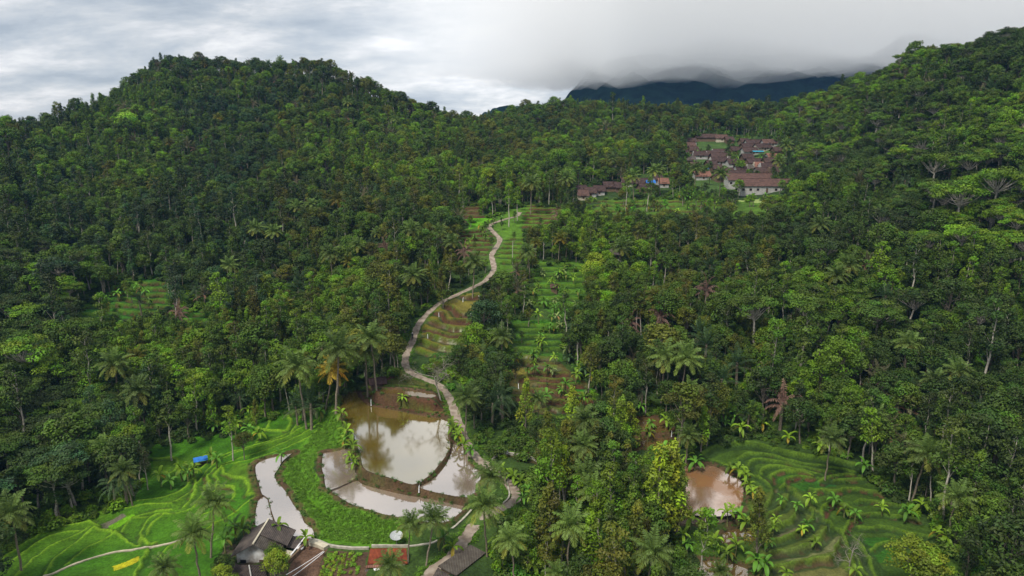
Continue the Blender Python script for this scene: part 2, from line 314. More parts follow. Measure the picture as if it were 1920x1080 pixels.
for pts, st, R, soil in lines:
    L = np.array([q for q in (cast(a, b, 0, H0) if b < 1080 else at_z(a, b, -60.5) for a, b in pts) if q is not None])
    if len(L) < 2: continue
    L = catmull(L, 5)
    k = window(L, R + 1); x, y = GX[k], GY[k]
    d, side, _ = seg_dist(x + (vnoise(x, y, 1.3, 7) - .5) * .5, y + (vnoise(x, y, 1.3, 8) - .5) * .5, L)
    # far side = higher when st > 0
    far = -side if L[-1, 0] < L[0, 0] else side
    s = far * d
    wdt = 0.26 + .0006 * y; small_ = cx0 if False else 0
    if pts[0][1] < 790 or pts[0][0] > 1300: st = st * 1.35
    H[k] += st / 2 * np.tanh(s / wdt) * np.clip(1 - d / R, 0, 1)
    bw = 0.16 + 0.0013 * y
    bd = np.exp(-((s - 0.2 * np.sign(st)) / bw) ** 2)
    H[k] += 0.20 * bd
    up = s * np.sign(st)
    n2 = vnoise(x, y, 1.1, 9)
    a = np.clip(bd * 1.35 - .2, 0, 1) * (0.45 + 0.6 * n2)
    ris = np.clip(1 - np.abs(up + 0.35) / (0.28 + .3 * abs(st)), 0, 1) * min(1, soil * 1.5) * (n2 < soil + .15)
    cx0, cy0 = pts[len(pts) // 2]
    bc = (0.135, 0.25, 0.013) if (cx0 < 640 and cy0 > 760) else ((0.035, 0.11, 0.008) if (770 < cx0 < 900 and cy0 < 680) else (0.085, 0.15, 0.012))
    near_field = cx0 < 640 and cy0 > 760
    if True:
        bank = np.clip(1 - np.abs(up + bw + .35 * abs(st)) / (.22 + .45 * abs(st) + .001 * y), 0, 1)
        paint(k, (0.022, 0.045, 0.009), np.clip(bank * 2, 0, 1) * (.4 if near_field else .85))  # dark weedy risers; near-field bunds get a painted shade line on their low side
    paint(k, bc, np.clip(a * 1.4, 0, 1) * (1 if abs(st) < .6 else .6)); paint(k, SOIL, np.clip(ris * 1.6, 0, 1)); WET[k] *= 1 - np.clip(a + ris, 0, 1)

# ------------------------------------------------------------------ ponds
ponds = [
 ('A', -57.0, [(650,738),(668,736),(673,746),(690,760),(700,763),(740,770),(790,780),(838,788),(843,797),(838,810),(838,822),(842,832),(840,843),(830,860),(818,875),(805,890),(782,905),(770,908),(740,898),(705,888),(690,882),(682,873),(678,855),(672,835),(665,818),(657,803),(650,788),(642,775),(637,767),(640,755)]),
 ('D', -57.5, [(850,832),(858,831),(872,838),(879,849),(879,866),(886,877),(897,881),(899,895),(895,911),(885,927),(869,932),(828,925),(789,914),(812,900),(835,876),(846,855)]),
 ('B', -58.1, [(607,850),(630,847),(649,843),(656,856),(661,870),(665,886),(664,897),(620,917),(612,910),(610,892),(606,878)]),
 ('C', -58.3, [(622,920),(668,903),(686,911),(739,925),(775,932),(810,938),(846,945),(867,950),(863,959),(846,973),(828,980),(792,977),(757,971),(722,964),(695,956),(665,947),(642,934)]),
 ('E', -60.0, [(549,850),(530,854),(503,860),(482,871),(482,892),(488,907),(493,925),(499,928),(506,934),(510,955),(518,980),(524,995),(560,1010),(585,1006),(584,990),(569,978),(562,960),(553,951),(534,923),(520,905),(515,892),(520,884),(530,866)]),
 ('G', -60.2, [(485,939),(497,931),(502,942),(505,960),(511,978),(515,992),(500,992),(481,985),(482,960)]),
 ('F', -59.3, [(1283,876),(1300,875),(1325,874),(1345,878),(1365,890),(1385,900),(1390,910),(1392,925),(1388,945),(1375,962),(1340,966),(1300,964),(1282,963),(1272,950),(1275,935),(1285,928),(1288,915),(1283,900)]),
 ('I', -60.0, [(1276,971),(1362,968),(1361,978),(1278,982)]),
 ('J', -60.6, [(1357,1002),(1370,996),(1386,993),(1400,998),(1407,1007),(1386,1010),(1357,1018)]),
 ('K', -61.0, [(1312,1056),(1340,1052),(1380,1060),(1400,1070),(1385,1095),(1312,1095)]),
 ('N', -54.6, [(716,730),(760,732),(810,739),(808,746),(760,741),(716,737)]),
 ('O', -57.2, [(1196,784),(1225,784),(1255,800),(1258,808),(1230,812),(1205,806)]), ('Q', -57.8, [(1205,820),(1232,822),(1262,826),(1262,842),(1235,846),(1210,838)]),
]
PW = []
for nm, zp, pts in ponds:
    L = np.array([at_z(a, b, zp) for a, b in pts]); L = catmull(np.r_[L, L[:1]], 3)[:-1]
    PW.append((nm, zp, L))
allp = np.concatenate([p[2] for p in PW])
k = window(allp, 6); x, y = GX[k], GY[k]
bd = np.full(x.shape, 1e9); bz = np.zeros(x.shape); bin_ = np.zeros(x.shape, bool)
for nm, zp, L in PW:
    q = (x > L[:, 0].min() - 6) & (x < L[:, 0].max() + 6) & (y > L[:, 1].min() - 6) & (y < L[:, 1].max() + 6)
    d = np.full(x.shape, 1e9); ii = np.zeros(x.shape, bool)
    d[q], _, _ = seg_dist(x[q], y[q], L, True); ii[q] = inside(x[q], y[q], L)
    dd = np.where(ii, -d, d); u = dd < bd
    bd = np.where(u, dd, bd); bz = np.where(u, zp, bz)
hk = H[k]; n2 = vnoise(x, y, 0.8, 12)
bw = 0.55 + 0.25 * vnoise(x, y, 2.5, 13)
top = bz + 0.22 + 0.1 * n2
f = np.clip((bd - bw) / 3.6, 0, 1); f = f * f * (3 - 2 * f)
out = top * (1 - f) + hk * f
hk2 = np.where(bd < -0.05, bz - 0.35, np.where(bd < 0.36, bz - 0.35 + (0.57 + .1 * n2) * np.clip((bd + .05) / .41, 0, 1), out))
H[k] = np.where(bd < 6, hk2, hk)
soilm = np.clip(1 - (bd - 0.55 - .9 * vnoise(x, y, 1.7, 14)) / 0.5, 0, 1) * (bd < 3.5)
drop = np.abs(hk - top)
paint(k, (0.085, 0.048, 0.026), soilm * (0.6 + .4 * n2))
WET[k] = np.where(bd < 3.5, 0, WET[k])

# ------------------------------------------------------------------ roads
def road_line(pts, n=8):
    L = catmull(cast_line(pts), n)
    z = L[:, 2].copy()
    for _ in range(30): z[1:-1] = (z[:-2] + 2 * z[1:-1] + z[2:]) / 4
    L[:, 2] = z; return L
roads = [
 ('road', 1.9, road_line([(795,1092),(812,1070),(850,1042),(875,1005),(890,985),(905,968)])),
 ('road', 1.75, road_line([(905,968),(930,958),(955,945),(970,932),(958,912),(940,895),(915,875),(890,855),(875,832),(862,800),(850,765),(838,738),(820,720),(795,710),(770,698),(760,682),(763,662),(775,637),(783,612),(800,590),(822,570),(850,556),(880,542),(905,530),(918,518),(926,505),(924,490),(922,478),(930,465),(937,449),(926,436),(917,424),(930,417),(950,410),(968,406),(975,398)])),
]
for nm, wd, L in roads:
    k = window(L, 5); x, y = GX[k], GY[k]
    d, side, v = seg_dist(x, y, L)
    hw = wd / 2 + 0.25
    f = np.clip((d - hw) / 2.2, 0, 1); f = f * f * (3 - 2 * f)
    H[k] = np.where(d < hw + 2.2, (v - 0.04) * (1 - f) + H[k] * f, H[k])
    paint(k, (0.06, 0.11, 0.02), np.clip(1 - (d - hw) / 0.8, 0, 1) * .7); WET[k] *= (d > hw + .4)
# rough forest floor
bump = (vnoise(GX, GY, 6, 21) - .5) * .7 + (vnoise(GX, GY, 1.6, 22) - .5) * .22
flat = np.clip(bd * 0 + 1, 0, 1)
lum = GC.sum(-1)
H += bump * np.clip((0.12 - lum) / 0.05, 0, 1) * (GY > 95) + (vnoise(GX, GY, .5, 23) - .5) * .05
# keep water clear
kx = (k, )
for nm, zp, L in PW:
    q = window(L, 1); ii = inside(GX[q], GY[q], L)
    dd, _, _ = seg_dist(GX[q], GY[q], L, True)
    m = ii & (dd > .1); H[(q[0][m], q[1][m])] = np.minimum(H[(q[0][m], q[1][m])], zp - .12)

# ------------------------------------------------------------------ material helpers
def mat(name):
    m = bpy.data.materials.new(name); m.use_nodes = True
    N, L = m.node_tree.nodes, m.node_tree.links
    return m, N, L, N['Principled BSDF']
def simple(name, col, rough=0.8, var=0.25, scale=3.0, bump=0.0, spec=0.2, col2=None, stretch=None):
    m, N, L, B = mat(name)
    t = N.new('ShaderNodeTexCoord'); no = N.new('ShaderNodeTexNoise'); no.inputs['Scale'].default_value = scale; no.inputs['Detail'].default_value = 6
    if stretch:
        mpn = N.new('ShaderNodeMapping'); mpn.inputs['Scale'].default_value = stretch; L.new(t.outputs['Object'], mpn.inputs[0]); L.new(mpn.outputs[0], no.inputs[0])
    else: L.new(t.outputs['Object'], no.inputs[0])
    r = N.new('ShaderNodeValToRGB'); c2 = col2 or tuple(v * (1 - var) for v in col)
    r.color_ramp.elements[0].position = 0.35; r.color_ramp.elements[0].color = (*c2, 1)
    r.color_ramp.elements[1].position = 0.65; r.color_ramp.elements[1].color = (*(tuple(v * (1 + var * .5) for v in col)), 1)
    L.new(no.outputs[0], r.inputs[0]); L.new(r.outputs[0], B.inputs['Base Color'])
    B.inputs['Roughness'].default_value = rough; B.inputs['Specular IOR Level'].default_value = spec
    if bump:
        b = N.new('ShaderNodeBump'); b.inputs['Strength'].default_value = bump; b.inputs['Distance'].default_value = 0.1; L.new(no.outputs[0], b.inputs['Height']); L.new(b.outputs[0], B.inputs['Normal'])
    return m
def leaf_mat(name, transl=0.08, rough=0.55, spec=0.25, fixed=None):
    """takes its colour from the object's own colour, varied leaf clump by leaf clump"""
    m, N, L, B = mat(name)
    oi = N.new('ShaderNodeObjectInfo'); at = N.new('ShaderNodeAttribute'); at.attribute_name = 'tint'
    g = N.new('ShaderNodeVectorMath'); g.operation = 'MULTIPLY'
    if fixed: g.inputs[0].default_value = fixed
    else: L.new(oi.outputs['Color'], g.inputs[0])
    L.new(at.outputs['Color'], g.inputs[1])
    hs = N.new('ShaderNodeHueSaturation'); L.new(g.outputs[0], hs.inputs['Color'])
    mr = N.new('ShaderNodeMapRange'); mr.inputs['To Min'].default_value = 0.75; mr.inputs['To Max'].default_value = 1.3
    L.new(oi.outputs['Random'], mr.inputs['Value']); L.new(mr.outputs[0], hs.inputs['Value'])
    L.new(hs.outputs[0], B.inputs['Base Color']); B.inputs['Roughness'].default_value = rough; B.inputs['Specular IOR Level'].default_value = spec
    tr = N.new('ShaderNodeBsdfTranslucent'); L.new(hs.outputs[0], tr.inputs[0]); mx = N.new('ShaderNodeMixShader'); mx.inputs[0].default_value = transl
    L.new(B.outputs[0], mx.inputs[1]); L.new(tr.outputs[0], mx.inputs[2]); L.new(mx.outputs[0], N['Material Output'].inputs[0])
    return m
M_LEAF = leaf_mat('foliage'); M_BARK = simple('bark', (0.20, 0.17, 0.13), .9, .4, 4); M_PALE = simple('pale_bark', (0.42, 0.38, 0.31), .9, .35, 3); M_PALMBARK = simple('palm_bark', (0.22, 0.18, 0.13), .9, .4, 6)
M_STEM = simple('banana_stem', (0.16, 0.17, 0.06), .7, .4, 5)

def arr_mesh(name, V, Q, tint=None, mats=(), smooth=False, mi=None):
    """numpy quads -> mesh; Q may hold -1 in its last column for triangles"""
    V = np.asarray(V, np.float32); Q = np.asarray(Q, np.int32)
    me = bpy.data.meshes.new(name)
    me.vertices.add(len(V)); me.vertices.foreach_set('co', V.ravel())
    if Q.shape[1] == 4:
        me.loops.add(Q.size); me.loops.foreach_set('vertex_index', Q.ravel())
        me.polygons.add(len(Q)); me.polygons.foreach_set('loop_start', np.arange(0, Q.size, 4, dtype=np.int32))
    else:
        me.loops.add(Q.size); me.loops.foreach_set('vertex_index', Q.ravel())
        me.polygons.add(len(Q)); me.polygons.foreach_set('loop_start', np.arange(0, Q.size, 3, dtype=np.int32))
    if mi is not None: me.polygons.foreach_set('material_index', np.asarray(mi, np.int32))
    me.update(calc_edges=True)
    if smooth: me.polygons.foreach_set('use_smooth', np.ones(len(Q), bool))
    else: me.polygons.foreach_set('use_smooth', np.zeros(len(Q), bool))
    if tint is not None:
        a = me.color_attributes.new('tint', 'FLOAT_COLOR', 'POINT')
        t = np.ones((len(V), 4), np.float32); t[:, :3] = np.asarray(tint, np.float32).reshape(len(V), -1); a.data.foreach_set('color', t.ravel())
    for m in mats: me.materials.append(m)
    return me
def put(name, me, parent=None, loc=(0, 0, 0), rz=0, sc=1.0, color=None):
    o = bpy.data.objects.new(name, me); COL.objects.link(o); o.parent = parent
    o.location = loc; o.rotation_euler = (0, 0, rz); o.scale = (sc,) * 3 if np.isscalar(sc) else sc
    if color: o.color = (*color, 1)
    return o
def struct(o): o['kind'] = 'structure'; return o

# ------------------------------------------------------------------ terrain mesh
def terrain_material():
    m, N, L, B = mat('ground')
    at = N.new('ShaderNodeAttribute'); at.attribute_name = 'tint'
    aw = N.new('ShaderNodeAttribute'); aw.attribute_name = 'wet'
    t = N.new('ShaderNodeTexCoord')
    no = N.new('ShaderNodeTexNoise'); no.inputs['Scale'].default_value = 2.6; no.inputs['Detail'].default_value = 8; no.inputs['Roughness'].default_value = .65; L.new(t.outputs['Object'], no.inputs[0])
    n3 = N.new('ShaderNodeTexNoise'); n3.inputs['Scale'].default_value = 0.35; n3.inputs['Detail'].default_value = 5; L.new(t.outputs['Object'], n3.inputs[0])
    mr = N.new('ShaderNodeMapRange'); mr.inputs['From Min'].default_value = .3; mr.inputs['From Max'].default_value = .7; mr.inputs['To Min'].default_value = .55; mr.inputs['To Max'].default_value = 1.45; L.new(no.outputs[0], mr.inputs[0])
    mr2 = N.new('ShaderNodeMapRange'); mr2.inputs['From Min'].default_value = .35; mr2.inputs['From Max'].default_value = .65; mr2.inputs['To Min'].default_value = .8; mr2.inputs['To Max'].default_value = 1.2; L.new(n3.outputs[0], mr2.inputs[0])
    mu = N.new('ShaderNodeMath'); mu.operation = 'MULTIPLY'; L.new(mr.outputs[0], mu.inputs[0]); L.new(mr2.outputs[0], mu.inputs[1])
    sc = N.new('ShaderNodeVectorMath'); sc.operation = 'SCALE'; L.new(at.outputs['Color'], sc.inputs[0]); L.new(mu.outputs[0], sc.inputs['Scale'])
    L.new(sc.outputs[0], B.inputs['Base Color']); B.inputs['Roughness'].default_value = .9; B.inputs['Specular IOR Level'].default_value = .15
    b = N.new('ShaderNodeBump'); b.inputs['Strength'].default_value = .9; b.inputs['Distance'].default_value = .25; L.new(no.outputs[0], b.inputs['Height'])
    L.new(b.outputs[0], B.inputs['Normal'])
    gs = N.new('ShaderNodeBsdfGlossy'); gs.inputs['Roughness'].default_value = .4; gs.inputs[0].default_value = (.75, .72, .62, 1)
    fr = N.new('ShaderNodeMath'); fr.operation = 'MULTIPLY'; fr.inputs[1].default_value = .07; L.new(aw.outputs['Fac'], fr.inputs[0])
    sub = N.new('ShaderNodeMath'); sub.operation = 'MULTIPLY'; L.new(fr.outputs[0], sub.inputs[0]); L.new(mr2.outputs[0], sub.inputs[1])
    mx = N.new('ShaderNodeMixShader'); L.new(sub.outputs[0], mx.inputs[0]); L.new(B.outputs[0], mx.inputs[1]); L.new(gs.outputs[0], mx.inputs[2])
    L.new(mx.outputs[0], N['Material Output'].inputs[0])
    return m
idx = np.arange(NT * NL, dtype=np.int32).reshape(NL, NT)
Q = np.stack([idx[:-1, :-1], idx[:-1, 1:], idx[1:, 1:], idx[1:, :-1]], -1).reshape(-1, 4)
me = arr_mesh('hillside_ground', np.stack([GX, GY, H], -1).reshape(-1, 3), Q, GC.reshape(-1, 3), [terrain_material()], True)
a = me.attributes.new('wet', 'FLOAT', 'POINT'); a.data.foreach_set('value', WET.ravel().astype(np.float32))
struct(put('ground', me))

# ------------------------------------------------------------------ water sheets
def water_mat(name, mud, refl, tint=(.92, .88, .82), rough=.05, mud2=None, nscale=.12, gmin=1, gmax=1):
    m, N, L, B = mat(name)
    t = N.new('ShaderNodeTexCoord')
    no = N.new('ShaderNodeTexNoise'); no.inputs['Scale'].default_value = nscale; no.inputs['Detail'].default_value = 5; L.new(t.outputs['Object'], no.inputs[0])
    r = N.new('ShaderNodeValToRGB'); r.color_ramp.elements[0].position = .42; r.color_ramp.elements[1].position = .6
    r.color_ramp.elements[0].color = (*mud, 1); r.color_ramp.elements[1].color = (*(mud2 or tuple(v * 1.25 for v in mud)), 1)
    L.new(no.outputs[0], r.inputs[0]); L.new(r.outputs[0], B.inputs['Base Color']); B.inputs['Roughness'].default_value = .8; B.inputs['Specular IOR Level'].default_value = 0
    gs = N.new('ShaderNodeBsdfGlossy'); gs.inputs[0].default_value = (*tint, 1); gs.inputs['Roughness'].default_value = rough
    fn = N.new('ShaderNodeTexNoise'); fn.inputs['Scale'].default_value = 3.5; fn.inputs['Detail'].default_value = 4; L.new(t.outputs['Object'], fn.inputs[0])
    b = N.new('ShaderNodeBump'); b.inputs['Strength'].default_value = .10; b.inputs['Distance'].default_value = .05; L.new(fn.outputs[0], b.inputs['Height']); L.new(b.outputs[0], gs.inputs['Normal'])
    mr = N.new('ShaderNodeMapRange'); mr.inputs['From Min'].default_value = .4; mr.inputs['From Max'].default_value = .62; mr.inputs['To Min'].default_value = refl * gmin; mr.inputs['To Max'].default_value = refl * gmax; L.new(no.outputs[0], mr.inputs[0])
    mx = N.new('ShaderNodeMixShader'); L.new(mr.outputs[0], mx.inputs[0]); L.new(B.outputs[0], mx.inputs[1]); L.new(gs.outputs[0], mx.inputs[2]); L.new(mx.outputs[0], N['Material Output'].inputs[0])
    return m
W_MAIN = water_mat('pond_water', (.17, .12, .022), .62, (1, .97, .9))
W_PALE = water_mat('pale_pond_water', (.30, .23, .17), .62, (1, .95, .9))
W_RUST = water_mat('rusty_pond_water', (.30, .19, .12), .62, (1, .9, .84), .12, (.24, .12, .05), .13, 1.15, .35)
W_BROWN = water_mat('brown_pond_water', (.11, .07, .022), .3)
wm = {'A': W_MAIN, 'D': W_PALE, 'B': W_PALE, 'C': W_PALE, 'E': W_PALE, 'G': W_PALE, 'F': W_RUST, 'I': W_PALE, 'J': W_BROWN, 'K': W_BROWN, 'N': W_BROWN, 'O': W_BROWN, 'Q': W_BROWN}
for nm, zp, L in PW:
    me = bpy.data.meshes.new('pond_water')
    c = L[:, :2].mean(0); P = L.copy(); P[:, 2] = zp
    o = P[:, :2] + 0.34 * (P[:, :2] - c) / np.linalg.norm(P[:, :2] - c, axis=1)[:, None]
    me.from_pydata([(q[0], q[1], zp) for q in o], [], [list(range(len(o)))])
    me.materials.append(wm[nm]); struct(put('pond', me))

# ------------------------------------------------------------------ roads, paths
M_ROAD = simple('worn_concrete', (.30, .25, .20), .95, .3, .9, .3, .1, (.20, .155, .115))
M_PATH = simple('pale_concrete', (.42, .37, .27), .95, .3, 1.2, .2, .1)
def ribbon(name, L, wd, m, lift=.03, thick=.12, follow=False):
    V, Qd = [], []
    for i in range(len(L)):
        a, b = L[max(i - 1, 0)], L[min(i + 1, len(L) - 1)]
        d = np.array([b[0] - a[0], b[1] - a[1]]); d /= np.linalg.norm(d) + 1e-9; nn = np.array([-d[1], d[0]])
        wv = wd * (1 + 0.10 * math.sin(i * .9) + 0.08 * math.sin(i * 2.3) + random.uniform(-.09, .09))
        for s in (-.5, .5):
            x, y = L[i][0] + nn[0] * s * wv, L[i][1] + nn[1] * s * wv
            z = (float(hgt(x, y)) if follow else L[i][2]) + lift
            V.append((x, y, z)); V.append((x, y, z - thick))
        if i:
            k_ = 4 * (i - 1)
            Qd += [(k_, k_ + 2, k_ + 6, k_ + 4), (k_ + 1, k_, k_ + 4, k_ + 5), (k_ + 2, k_ + 3, k_ + 7, k_ + 6)]
    me = bpy.data.meshes.new(name); me.from_pydata(V, [], Qd); me.materials.append(m)
    return struct(put(name, me))
for nm, wd, L in roads: ribbon('road', L, wd, M_ROAD, .05, .3)
def draped(pts, n=6):
    L = catmull(cast_line(pts), n); return L
ribbon('path', draped([(60,1090),(96,1079),(122,1067),(168,1049),(215,1036),(249,1033),(285,1025),(320,1018),(350,1008)]), .38, M_PATH, .16, .3, True)

# ------------------------------------------------------------------ plant geometry
class G_:
    """collects quads with a tint per vertex and a material slot per face"""
    def __init__(s): s.V, s.Q, s.T, s.M, s.n = [], [], [], [], 0
    def add(s, V, Q, tint=(1, 1, 1), mi=0):
        V = np.asarray(V, float).reshape(-1, 3); Q = np.asarray(Q, int).reshape(-1, 4)
        T = np.broadcast_to(np.asarray(tint, float), (len(V), 3)) if np.ndim(tint) == 1 else np.asarray(tint, float)
        s.V.append(V); s.Q.append(Q + s.n); s.T.append(T); s.M.append(np.full(len(Q), mi)); s.n += len(V)
    def mesh(s, name, mats, smooth=False):
        return arr_mesh(name, np.concatenate(s.V), np.concatenate(s.Q), np.concatenate(s.T), mats, smooth, np.concatenate(s.M))
    def join(s, o, mi):
        s.V.append(np.concatenate(o.V)); s.Q.append(np.concatenate(o.Q) + s.n); s.T.append(np.concatenate(o.T)); s.M.append(np.full(sum(len(q) for q in o.Q), mi)); s.n += o.n
def nrm(v): return v / (np.linalg.norm(v, axis=-1, keepdims=True) + 1e-9)
def leaves(g, c, nn, size, asp=.55, tint=(1, 1, 1)):
    n = len(c); r = rng.normal(size=(n, 3)); u = nrm(np.cross(nn, r)); v = nrm(np.cross(nn, u))
    s = (size * rng.uniform(.7, 1.3, n))[:, None]
    V = np.stack([c - u * s * .5, c + v * s * asp * .5 + nn * s * .08, c + u * s * .5, c - v * s * asp * .5 + nn * s * .08], 1)
    g.add(V, np.arange(4 * n).reshape(n, 4), np.repeat(np.broadcast_to(tint, (n, 3)), 4, 0))
def clump(g, c, r, n, size, tint, up=.35, low=.5, asp=.6):
    d = nrm(rng.normal(size=(n * 2, 3))); d = d[(d[:, 2] > -.25) | (rng.random(len(d)) > low)][:n]
    rad = rng.uniform(.62, 1.04, len(d))[:, None] * (1 + .18 * np.sin(d[:, :1] * 5 + c[0]) * np.cos(d[:, 1:2] * 4 + c[1]))
    p = np.asarray(c) + d * rad * np.asarray(r)
    nn = nrm(d * .75 + rng.normal(size=d.shape) * .38 + np.array([0, 0, up]))
    t = np.asarray(tint) * rng.uniform(.82, 1.2, (len(d), 1))
    leaves(g, p, nn, size, asp, t)
def tube(g, P, R, sides=6, tint=(1, 1, 1), mi=0):
    P = np.asarray(P, float); n = len(P); V = []
    for i in range(n):
        d = nrm(P[min(i + 1, n - 1)] - P[max(i - 1, 0)]); a = np.array([1, 0, 0]) if abs(d[0]) < .9 else np.array([0, 1, 0])
        u = nrm(np.cross(d, a)); v = np.cross(d, u)
        for k in range(sides):
            t = 2 * math.pi * k / sides; V.append(P[i] + (u * math.cos(t) + v * math.sin(t)) * R[i])
    Q = [(i * sides + k, i * sides + (k + 1) % sides, (i + 1) * sides + (k + 1) % sides, (i + 1) * sides + k) for i in range(n - 1) for k in range(sides)]
    g.add(V, Q, tint, mi)
def bend(p0, p1, sag=.0, n=5, wob=.1):
    p0, p1 = np.asarray(p0, float), np.asarray(p1, float); L = np.linalg.norm(p1 - p0)
    o = []
    for i in range(n + 1):
        t = i / n; o.append(p0 * (1 - t) + p1 * t + np.array([0, 0, sag * 4 * t * (1 - t)]) + rng.normal(size=3) * wob * L * .12 * math.sin(math.pi * t))
    return o
def rt(): return np.array([rng.uniform(.8, 1.14), rng.uniform(.88, 1.2), rng.uniform(.7, 1.3)]) * rng.uniform(.66, 1.38)

def gen_broadleaf(h=11, R=4, n=15, lv=130, size=.5):
    t, c = G_(), G_(); hb = h * .45
    lean = rng.normal(size=2) * .4; top = np.array([lean[0], lean[1], h * .72])
    tube(t, bend((0, 0, -1), top, 0, 6), np.linspace(.27, .09, 7), 7)
    for k in range(n):
        a = k * 2.4 + rng.uniform(-.4, .4); q = math.sqrt((k + .5) / n); rr = R * .78 * q * rng.uniform(.85, 1.15)
        zc = hb + (h - hb) * (1 - .62 * q * q) * rng.uniform(.82, 1.0)
        cx, cy = math.cos(a) * rr + lean[0] * .7, math.sin(a) * rr + lean[1] * .7; s = R * rng.uniform(.26, .42)
        clump(c, (cx, cy, zc), (s, s, s * .72), lv, size, rt())
        tube(t, bend((lean[0] * .4, lean[1] * .4, h * rng.uniform(.32, .6)), (cx * .9, cy * .9, zc - s * .3), 0, 4), np.linspace(.10, .03, 5), 5)
    for k in range(5):
        a = rng.uniform(0, 6.28); s = R * .35; clump(c, (math.cos(a) * R * .45, math.sin(a) * R * .45, hb + (h - hb) * .25), (s, s, s * .7), lv // 2, size, rt())
    return t, c
def gen_slender(h=13, R=2.1, lv=110, size=.42):
    t, c = G_(), G_(); lean = rng.normal(size=2) * .5
    tube(t, bend((0, 0, -1), (lean[0], lean[1], h * .93), 0, 7), np.linspace(.20, .05, 8), 6)
    n = 9
    for k in range(n):
        f = k / (n - 1); zc = h * (.55 + .42 * f); rr = R * .62 * math.sin(math.pi * (.22 + .62 * f)) * rng.uniform(.5, 1.1); a = k * 2.5
        s = R * (.58 - .2 * f) * rng.uniform(.8, 1.2); cx, cy = lean[0] * .8 + math.cos(a) * rr, lean[1] * .8 + math.sin(a) * rr
        clump(c, (cx, cy, zc), (s, s, s * .7), lv, size, rt())
        tube(t, bend((lean[0] * .6, lean[1] * .6, zc - s * 1.2), (cx, cy, zc), 0, 3), np.linspace(.06, .02, 4), 4)
    return t, c
def gen_umbrella(h=13, R=5, lv=150, size=.42):
    t, c = G_(), G_(); lean = rng.normal(size=2) * .6; hb = h * .62
    tube(t, bend((0, 0, -1), (lean[0], lean[1], hb), 0, 6), np.linspace(.30, .18, 7), 7)
    n = 22
    for k in range(n):
        a = k * 2.4 + rng.uniform(-.3, .3); q = math.sqrt((k + .4) / n); rr = R * .85 * q; cx, cy = lean[0] + math.cos(a) * rr, lean[1] + math.sin(a) * rr
        zc = h * .93 - q * q * h * .12 - rng.uniform(0, 1.9); s = R * rng.uniform(.24, .36)
        clump(c, (cx, cy, zc), (s, s, s * .42), lv, size, rt(), .8, .6)
        tube(t, bend((lean[0], lean[1], hb - rng.uniform(0, 1.5)), (cx, cy, zc - .2), -.3, 4), np.linspace(.11, .03, 5), 5)
    return t, c
def gen_columnar(h=12, R=2.3, lv=100, size=.40):
    t, c = G_(), G_(); tube(t, bend((0, 0, -1), (0, 0, h * .9), 0, 6), np.linspace(.22, .05, 7), 6)
    n = 17
    for k in range(n):
        f = (k + .5) / n; zc = h * (.24 + .74 * f); rr = R * .72 * (1 - f) ** .55 * rng.uniform(.5, 1.1); a = k * 2.4; s = R * (.50 - .22 * f) * rng.uniform(.8, 1.25)
        cx, cy = math.cos(a) * rr, math.sin(a) * rr
        clump(c, (cx, cy, zc), (s * .85, s * .85, s * 1.15), lv, size, rt(), .5)
        tube(t, bend((0, 0, max(zc - s * 2, .5)), (cx, cy, zc), 0, 3), np.linspace(.06, .02, 4), 4)
    return t, c
def frond(g, base, az, el, L, wl, nl, tint, droop=1.0, hang=.7, width=.13, rach=(.9, 1.1, .8)):
    d = np.array([math.cos(az) * math.cos(el), math.sin(az) * math.cos(el), math.sin(el)]); p = np.array(base, float); P = [p]; st = L / 10
    for i in range(10):
        d = nrm(d + np.array([0, 0, -.085 * droop * (1 + i * .16)])); p = p + d * st; P.append(p)
    P = np.array(P); tube(g, P, np.linspace(.055, .015, 11), 3, np.array(tint) * rach)
    hz = np.array([-math.sin(az), math.cos(az), 0.0]); f = (np.arange(nl) + .8) / nl; fi = f * 10; i0 = np.minimum(fi.astype(int), 9)
    c0 = P[i0] + (P[i0 + 1] - P[i0]) * (fi - i0)[:, None]; dd = nrm(P[i0 + 1] - P[i0])
    prof = np.sin(math.pi * np.clip(f * .86 + .12, 0, 1)) ** .6
    for s in (-1, 1):
        o = nrm(hz * s * .8 + dd * .55 + np.array([0, 0, -hang]) * rng.uniform(.5, 1.2, (nl, 1)) + rng.normal(size=(nl, 3)) * .1); ln = (wl * prof * rng.uniform(.85, 1.1, nl))[:, None]
        wv = dd * width; tip = c0 + o * ln
        mid = c0 + o * ln * .5 + np.array([0, 0, .06])
        V = np.stack([c0, mid + wv * .5, tip, mid - wv * .5], 1); tt = np.asarray(tint) * rng.uniform(.85, 1.2, (nl, 1))
        g.add(V, np.arange(4 * nl).reshape(nl, 4), np.repeat(tt, 4, 0))
